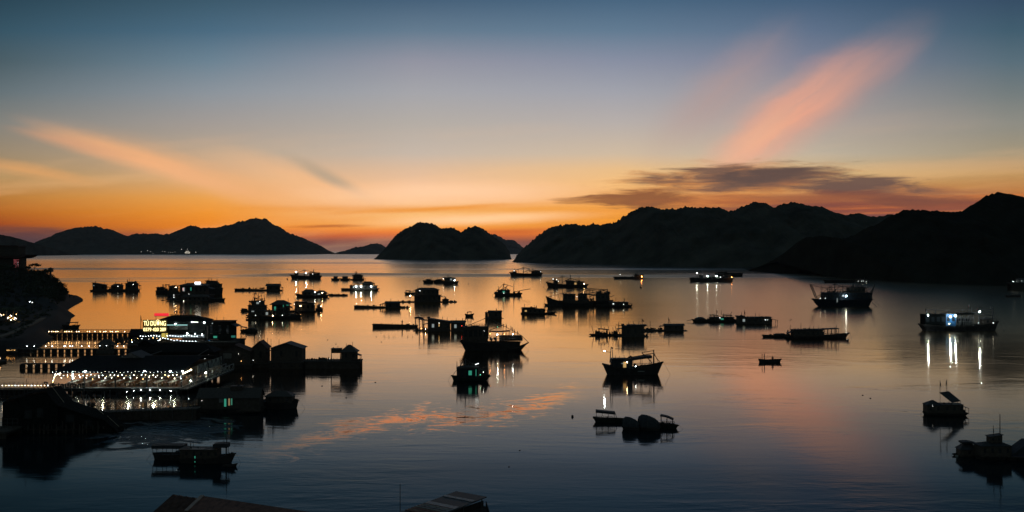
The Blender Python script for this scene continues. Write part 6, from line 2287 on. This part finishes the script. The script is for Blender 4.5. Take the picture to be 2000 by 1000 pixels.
c.hut(668, 697, 686, 704, 22, 'hip', 673, 3.0, wins=2, roofm=TIN)
c.hut(648, 667, 681, 689, 14, 'flat', None, 1.0, wins=0, door=False, name='raised_shed')
for X in (648.5, 666):
    c.mast(X, 689, 703, 0.6, -6, name='shed_post')
c.gear(600, 648, 703, -12, 10, 26, 6)
c.hull(690, 706, 702, 10, 1, 4, 0.5, 0.15, y=-10, name='tied_skiff')
c.lamp(646.5, 699, 0.4, L_DIM, -14)

c = Craft('house_boat', 'long dark roofed houseboat with a green lit doorway, near middle left', 'boat', 452, 805, 0.03, BOATS)
c.hull(366, 518, 795, 40, 1, 1, 1, 0.04, m=HULL)
c.hut(392, 510, 774, 801, 34, 'gable', 757, 2.5, wins=0, door=False)
c.hut(452, 475, 754, 762, 14, 'flat', None, 1.0, wins=0, door=False, name='roof_lantern')
c.box('green_door_panel', 443, 447, 776, 791, -17.5, -17.1, W_GREEN)
c.box('warm_door_gap', 451, 454, 775, 789, -17.5, -17.1, mat('door_warm', emit=(0.9, 0.6, 0.3), power=0.25))
c.box('green_door_panel', 456, 458.5, 774, 788, -17.5, -17.1, mat('panel_green2', emit=(0.10, 0.45, 0.30), power=0.35))
c.box('pale_sheet', 433, 441, 775, 783, -17.5, -17.1, mat('pale_board', (0.28, 0.28, 0.27)))
c.gear(370, 440, 800, -17, -8, 24, 5)
c.mast(368, 770, 800, 0.5)
c.lamp(374, 776, 0.9, B_COLD, -14)
c.lamp(369, 793, 0.8, B_COLD, -16)
c.lamp(401, 779, 0.6, L_DIM, -19)
c = Craft('fishing_boat', 'dark cabin boat with a light pole frame moored right of the long houseboat', 'boat', 549, 797, 0.0, BOATS)
c.hull(513, 584, 784, 34, 1, 3.5, 3, 0.07, 0.04, m=HULL)
c.hut(522, 573, 772, 786, 26, 'hip', 763, 2.5, wins=3, door=False)
c.part('pole_frame', MB().tube([(c.x(523), 0, c.z(766)), (c.x(525), 0, c.z(751)), (c.x(535), 0, c.z(753)), (c.x(539), 0, c.z(765))], 0.4, 5), STEEL)
c.mast(533.5, 747, 768, 0.4)
c.mast(553, 757, 766, 0.3)
c.rail(524, 536, 754, 764, -3, 4)
c.box('white_prow_strip', 512.5, 513.6, 772, 790, -3, -2, mat('pale_paint', (0.35, 0.35, 0.33)))
c.gear(574, 582, 782, -6, 6, 5, 5)
c.lamp(556, 772, 0.5, L_DIM, -15)
c.lamp(559, 772.5, 0.5, L_DIM, -15)

# ------------------------------------------------------------------ the big covered barge at lower left
c = Craft('covered_barge', 'huge dark barge under tarpaulin roofs at the lower left', 'barge', 126, 840, 0.0)
c.hull(14, 240, 832, 64, 1, 2, 2, 0.05, 0.05, m=HULL)
c.part('stern_house', MB().prism([(c.x(20), c.z(842)), (c.x(20), c.z(781)), (c.x(46), c.z(778)), (c.x(54), c.z(790)), (c.x(54), c.z(842))], -26, 20), DWALL)
CORR = mat('old_corrugated_sheet', (0.024, 0.024, 0.024), 0.8, bump=0.5, bscale=2.5, var=0.5, spec=0.08)


def sloped(name, X0, Y0, X1, Y1, y0, y1, m, t=0.9, wave=0.5, sag=0.0):
    '''a corrugated sheet falling from (X0, Y0) to (X1, Y1), its ribs running down the slope'''
    n = 36
    rows = [[], [], []]
    for i in range(n + 1):
        yy = y0 + (y1 - y0) * i / n
        wv = wave * (1 if i % 2 else -1) * 0.5
        rg = c.rng.uniform(-1.2, 1.2)
        rows[0].append((c.x(X0), yy, c.z(Y0) + wv))
        rows[1].append((c.x((X0 + X1) / 2), yy, c.z((Y0 + Y1) / 2) + wv - sag))
        rows[2].append((c.x(X1) + rg * (1 if X1 > X0 else -1), yy, c.z(Y1) + wv - rg * 0.4))
    b = MB().grid(rows)
    k = len(b.v)
    b.v += [(p[0], p[1], p[2] - t) for p in b.v]
    b.f += [tuple(i + k for i in q[::-1]) for q in b.f]
    return c.part(name, b, m)


sloped('roof_sheet', 18, 777, 50, 773, -29, 22, CORR)
sloped('roof_sheet', 106, 757, 47, 768.5, -32, 28, CORR, sag=-0.6)
sloped('roof_sheet', 105, 757, 131, 789, -32, 28, CORR, wave=0.8, sag=1.2)
sloped('roof_sheet', 127, 786, 178, 803, -30, 24, CORR)
sloped('roof_sheet', 174, 801, 216, 814, -28, 24, CORR, sag=1.0)
sloped('roof_sheet', 211, 811, 241, 838, -26, 20, CORR, wave=0.7)
c.part('side_wall', MB().prism([(c.x(54), c.z(842)), (c.x(54), c.z(772)), (c.x(105), c.z(762)), (c.x(127), c.z(790)), (c.x(127), c.z(842))], -29, 26), DWALL)
c.part('side_wall', MB().prism([(c.x(127.5), c.z(842)), (c.x(127.5), c.z(790)), (c.x(214), c.z(817)), (c.x(230), c.z(836)), (c.x(230), c.z(842))], -22, 20), DWALL)
for X0, X1, Yt, Yb in ((64, 78, 796, 812), (88, 100, 792, 810), (140, 156, 806, 820), (176, 190, 816, 828)):
    yy = -29 if X1 < 127 else -22
    c.box('window', X0, X1, Yt, Yb, yy - 0.4, yy, GLASS)
    c.box('window_sill', X0 - 1, X1 + 1, Yb + 0.1, Yb + 1.5, yy - 1.2, yy, DWALL)
for X in (30, 40, 58, 74, 96, 118):
    c.box('wall_batten', X, X + 1.2, 800, 840, (-26 if X < 54 else -29) - 0.8, (-26 if X < 54 else -29), DWALL)
for X in (136, 158, 182, 204):
    c.mast(X, 818, 840, 0.7, -27, name='awning_post', m=WOOD)
c.gear(60, 225, 832, -33, -26, 26, 9)
c.gear(60, 100, 763, -16, 10, 6, 4)
c.line([(46, 775), (52, 740), (54, 775)], 0.25, 'antenna_wire')
BAMB = mat('pale_bamboo', (0.34, 0.28, 0.20), 0.6)
for a, q in (((106, 757), (128, 786)), ((212, 812), (239, 837)), ((48, 774), (56, 796)), ((190, 796), (205, 809))):
    c.part('ridge_bamboo', MB().tube([(c.x(a[0]), -6, c.z(a[1]) + 1.2), (c.x(q[0]), -6, c.z(q[1]) + 1.2)], 0.6, 6), BAMB)
for X in (84, 96, 104, 112, 128, 146, 160, 172, 178):
    c.mast(X, 822, 842, 0.8, -34, name='stilt', m=WOOD)
for X, yy in ((17, -10), (15, 8)):
    c.mast(X, 795, 842, 1.2, yy, name='stern_post', m=WOOD)
c.box('stern_box', 12, 22, 812, 836, -14, 8, DWALL)
c.box('bow_box', 231, 240, 832, 840, -16, 6, DWALL)
c = Craft('fish_raft', 'dark raft cut by the left edge behind the covered barge', 'fish farm raft', -20, 852, 0.0, RAFTS)
c.platform(-90, 28, 838, 60, t=3)
c.gear(-60, 24, 838, -20, 20, 14, 6)
c.rail(-60, 24, 822, 838, 20, 8)

# ------------------------------------------------------------------ foreground roofs
def quad_slab(b, p, t):
    p = [Vector(q) for q in p]
    nrm = (p[1] - p[0]).cross(p[3] - p[0]).normalized()
    q = [a - nrm * t for a in p]
    b.add(p + q, [(0, 1, 2, 3), (7, 6, 5, 4), (0, 4, 5, 1), (1, 5, 6, 2), (2, 6, 7, 3), (3, 7, 4, 0)])


A = lift(338, 966, 60.0)
B2 = Vector((-14.2 + 0.0, 56.0, A.z))
ux = (B2 - A).normalized()
uy = Vector((-ux.y, ux.x, 0))          # towards the back
B3 = A + ux * 13.0
H2 = Vector((0, 0, -1.8))
r = empty('waterside_house', (A.x, A.y, 0), 0, 'tin roofed waterside house, only its roof showing at the bottom edge', 'house')
def rel(q): return q - Vector((A.x, A.y, 0))
for sgn, nm in ((-1, 'roof_slope'), (1, 'roof_slope')):
    b = MB()
    n = 44
    top, bot = [], []
    rows = [[], []]
    for i in range(n + 1):
        k = i / n
        wv = 0.03 * math.cos(i * math.pi)
        rows[0].append(rel(A + ux * 13.0 * k) + Vector((0, 0, wv)))
        rows[1].append(rel(A + ux * 13.0 * k + uy * (4.2 * sgn) + H2) + Vector((0, 0, wv)))
    if sgn > 0: rows = rows[::-1]
    b.grid(rows)
    m_ = len(b.v)
    b.v += [(p[0], p[1], p[2] - 0.06) for p in b.v]
    b.f += [tuple(i + m_ for i in q[::-1]) for q in b.f]
    b.build(nm, RUST, r)
b = MB()
quad_slab(b, [rel(A + ux * 2.6 + Vector((0, 0, .22))), rel(A + ux * 2.6 - uy * 1.4 + Vector((0, 0, -.40))), rel(B3 - uy * 1.4 + Vector((0, 0, -.40))), rel(B3 + Vector((0, 0, .22)))], 0.05)
b.build('ridge_sheet', mat('rusty_red_tin', (0.16, 0.075, 0.055), 0.6, bump=0.3, bscale=3.0, var=0.5), r)
b = MB()
quad_slab(b, [rel(A + ux * 2.45 + Vector((0, 0, .26))), rel(A + ux * 2.45 - uy * 1.45 + Vector((0, 0, -.38))), rel(A + ux * 2.75 - uy * 1.45 + Vector((0, 0, -.36))), rel(A + ux * 2.75 + Vector((0, 0, .28)))], 0.05)
b.build('flashing', mat('pale_flashing', (0.40, 0.30, 0.26), 0.5), r)
p0, p1 = rel(A - uy * 3.7 + ux * 0.5), rel(A + uy * 3.7 + ux * 0.5)
p2, p3 = rel(B3 + uy * 3.7), rel(B3 - uy * 3.7)
b = MB()
lo, hi = 1.2, A.z - 1.95
b.add([(q.x, q.y, z) for z in (lo, hi) for q in (p0, p1, p2, p3)], [(0, 1, 5, 4), (1, 2, 6, 5), (2, 3, 7, 6), (3, 0, 4, 7), (3, 2, 1, 0)])
b.build('wall', WALL, r)
for q in (p0, p1, p2, p3):
    MB().tube([(q.x, q.y, -3), (q.x, q.y, 1.19)], 0.2, 8).build('stilt', WOOD, r)

T0, T1, T2 = lift(891, 959, 85.1), lift(943, 973, 82.6), lift(783, 1000, 78.3)
vx = (T2 - T0).normalized()
vy = (T1 - T0)
vy = (vy - vx * vy.dot(vx))
wy = vy.length
vy.normalize()
r = empty('ferry_boat', (T0.x, T0.y, 0), 0, 'ferry boat with a patched flat canopy at the bottom edge', 'boat')
def rel2(a, bb, z): return Vector((vx.x * a + vy.x * bb, vx.y * a + vy.y * bb, z))
L2 = 13.0
b = MB()
quad_slab(b, [rel2(0, 0, 3.0), rel2(0, wy, 3.0), rel2(L2, wy, 3.0), rel2(L2, 0, 3.0)][::-1], 0.08)
can = b.build('canopy', mat('canopy_sheet', (0.045, 0.05, 0.052), 0.6, bscale=2.0), r)
PALE = mat('grey_canopy_sheet', (0.26, 0.27, 0.29), 0.5, bump=0.3, bscale=3.0, var=0.5)
REDS = mat('red_rust_sheet', (0.24, 0.12, 0.10), 0.6, bump=0.3, bscale=4.0, var=0.7)
for a0, a1, mm in ((1.7, 2.2, PALE), (4.2, 5.0, PALE), (5.1, 6.3, PALE), (6.4, 7.6, REDS)):
    b = MB()
    quad_slab(b, [rel2(a0, 0.05, 3.05), rel2(a0, wy - 0.1, 3.05), rel2(a1, wy - 0.1, 3.05), rel2(a1, 0.05, 3.05)][::-1], 0.04)
    b.build('roof_sheet', mm, can)
for i in range(7):
    q = rel2(5.1 + i * 0.42, 0.1, 3.09)
    q2 = rel2(5.1 + i * 0.42, wy - 0.2, 3.09)
    MB().tube([q, q2], 0.03, 4).build('sheet_rib', BAMB if i % 2 else REDS, can)
for a in (0.6, 3.5, 6.5, 9.5, 12.4):
    for bb in (0.15, wy - 0.15):
        MB().tube([rel2(a, bb, 0.9), rel2(a, bb, 2.92)], 0.06, 6).build('canopy_post', STEEL, r)
MB().tube([rel2(8.0, -0.2, 0.9), rel2(8.0, -0.2, 5.4)], 0.05, 6, 0.03).build('antenna', STEEL, r)
hb = MB()
rings = []
for i in range(13):
    t = i / 12
    a = -2.2 + 17.5 * t
    wdt = wy * 0.62 * (1 - max(0, (0.18 - t) / 0.18) ** 2 * 0.9) * (1 - max(0, (t - 0.8) / 0.2) ** 2 * 0.6)
    zt = 1.0 + 0.8 * max(0, (0.2 - t) / 0.2) ** 2
    m_ = wy / 2
    rings.append([rel2(a, m_ - wdt, zt), rel2(a + 0.3, m_ - wdt * 0.75, 0), rel2(a + 0.3, m_, -0.6), rel2(a + 0.3, m_ + wdt * 0.75, 0), rel2(a, m_ + wdt, zt), rel2(a, m_ + wdt - 0.1, zt), rel2(a, m_ + wdt - 0.1, zt - 0.5), rel2(a, m_ - wdt + 0.1, zt - 0.5), rel2(a, m_ - wdt + 0.1, zt), rel2(a, m_ - wdt, zt)])
hb.grid(rings)
hb.build('hull', HULL, r)
# ------------------------------------------------------------------ thin evening haze
hz = MB().box(-14000, 14000, -600, 8500, -4, 420).build('haze', None)
m = bpy.data.materials.new('evening_haze')
m.use_nodes = True
t = m.node_tree
for n in list(t.nodes):
    t.nodes.remove(n)
v = t.nodes.new('ShaderNodeVolumePrincipled')
v.inputs['Color'].default_value = (0.75, 0.80, 0.88, 1)
v.inputs['Density'].default_value = 2.2e-5
v.inputs['Anisotropy'].default_value = 0.2
o = t.nodes.new('ShaderNodeOutputMaterial')
t.links.new(v.outputs[0], o.inputs['Volume'])
hz.data.materials.append(m)
tag(hz, 'thin evening haze over the bay', 'haze', kind='stuff')
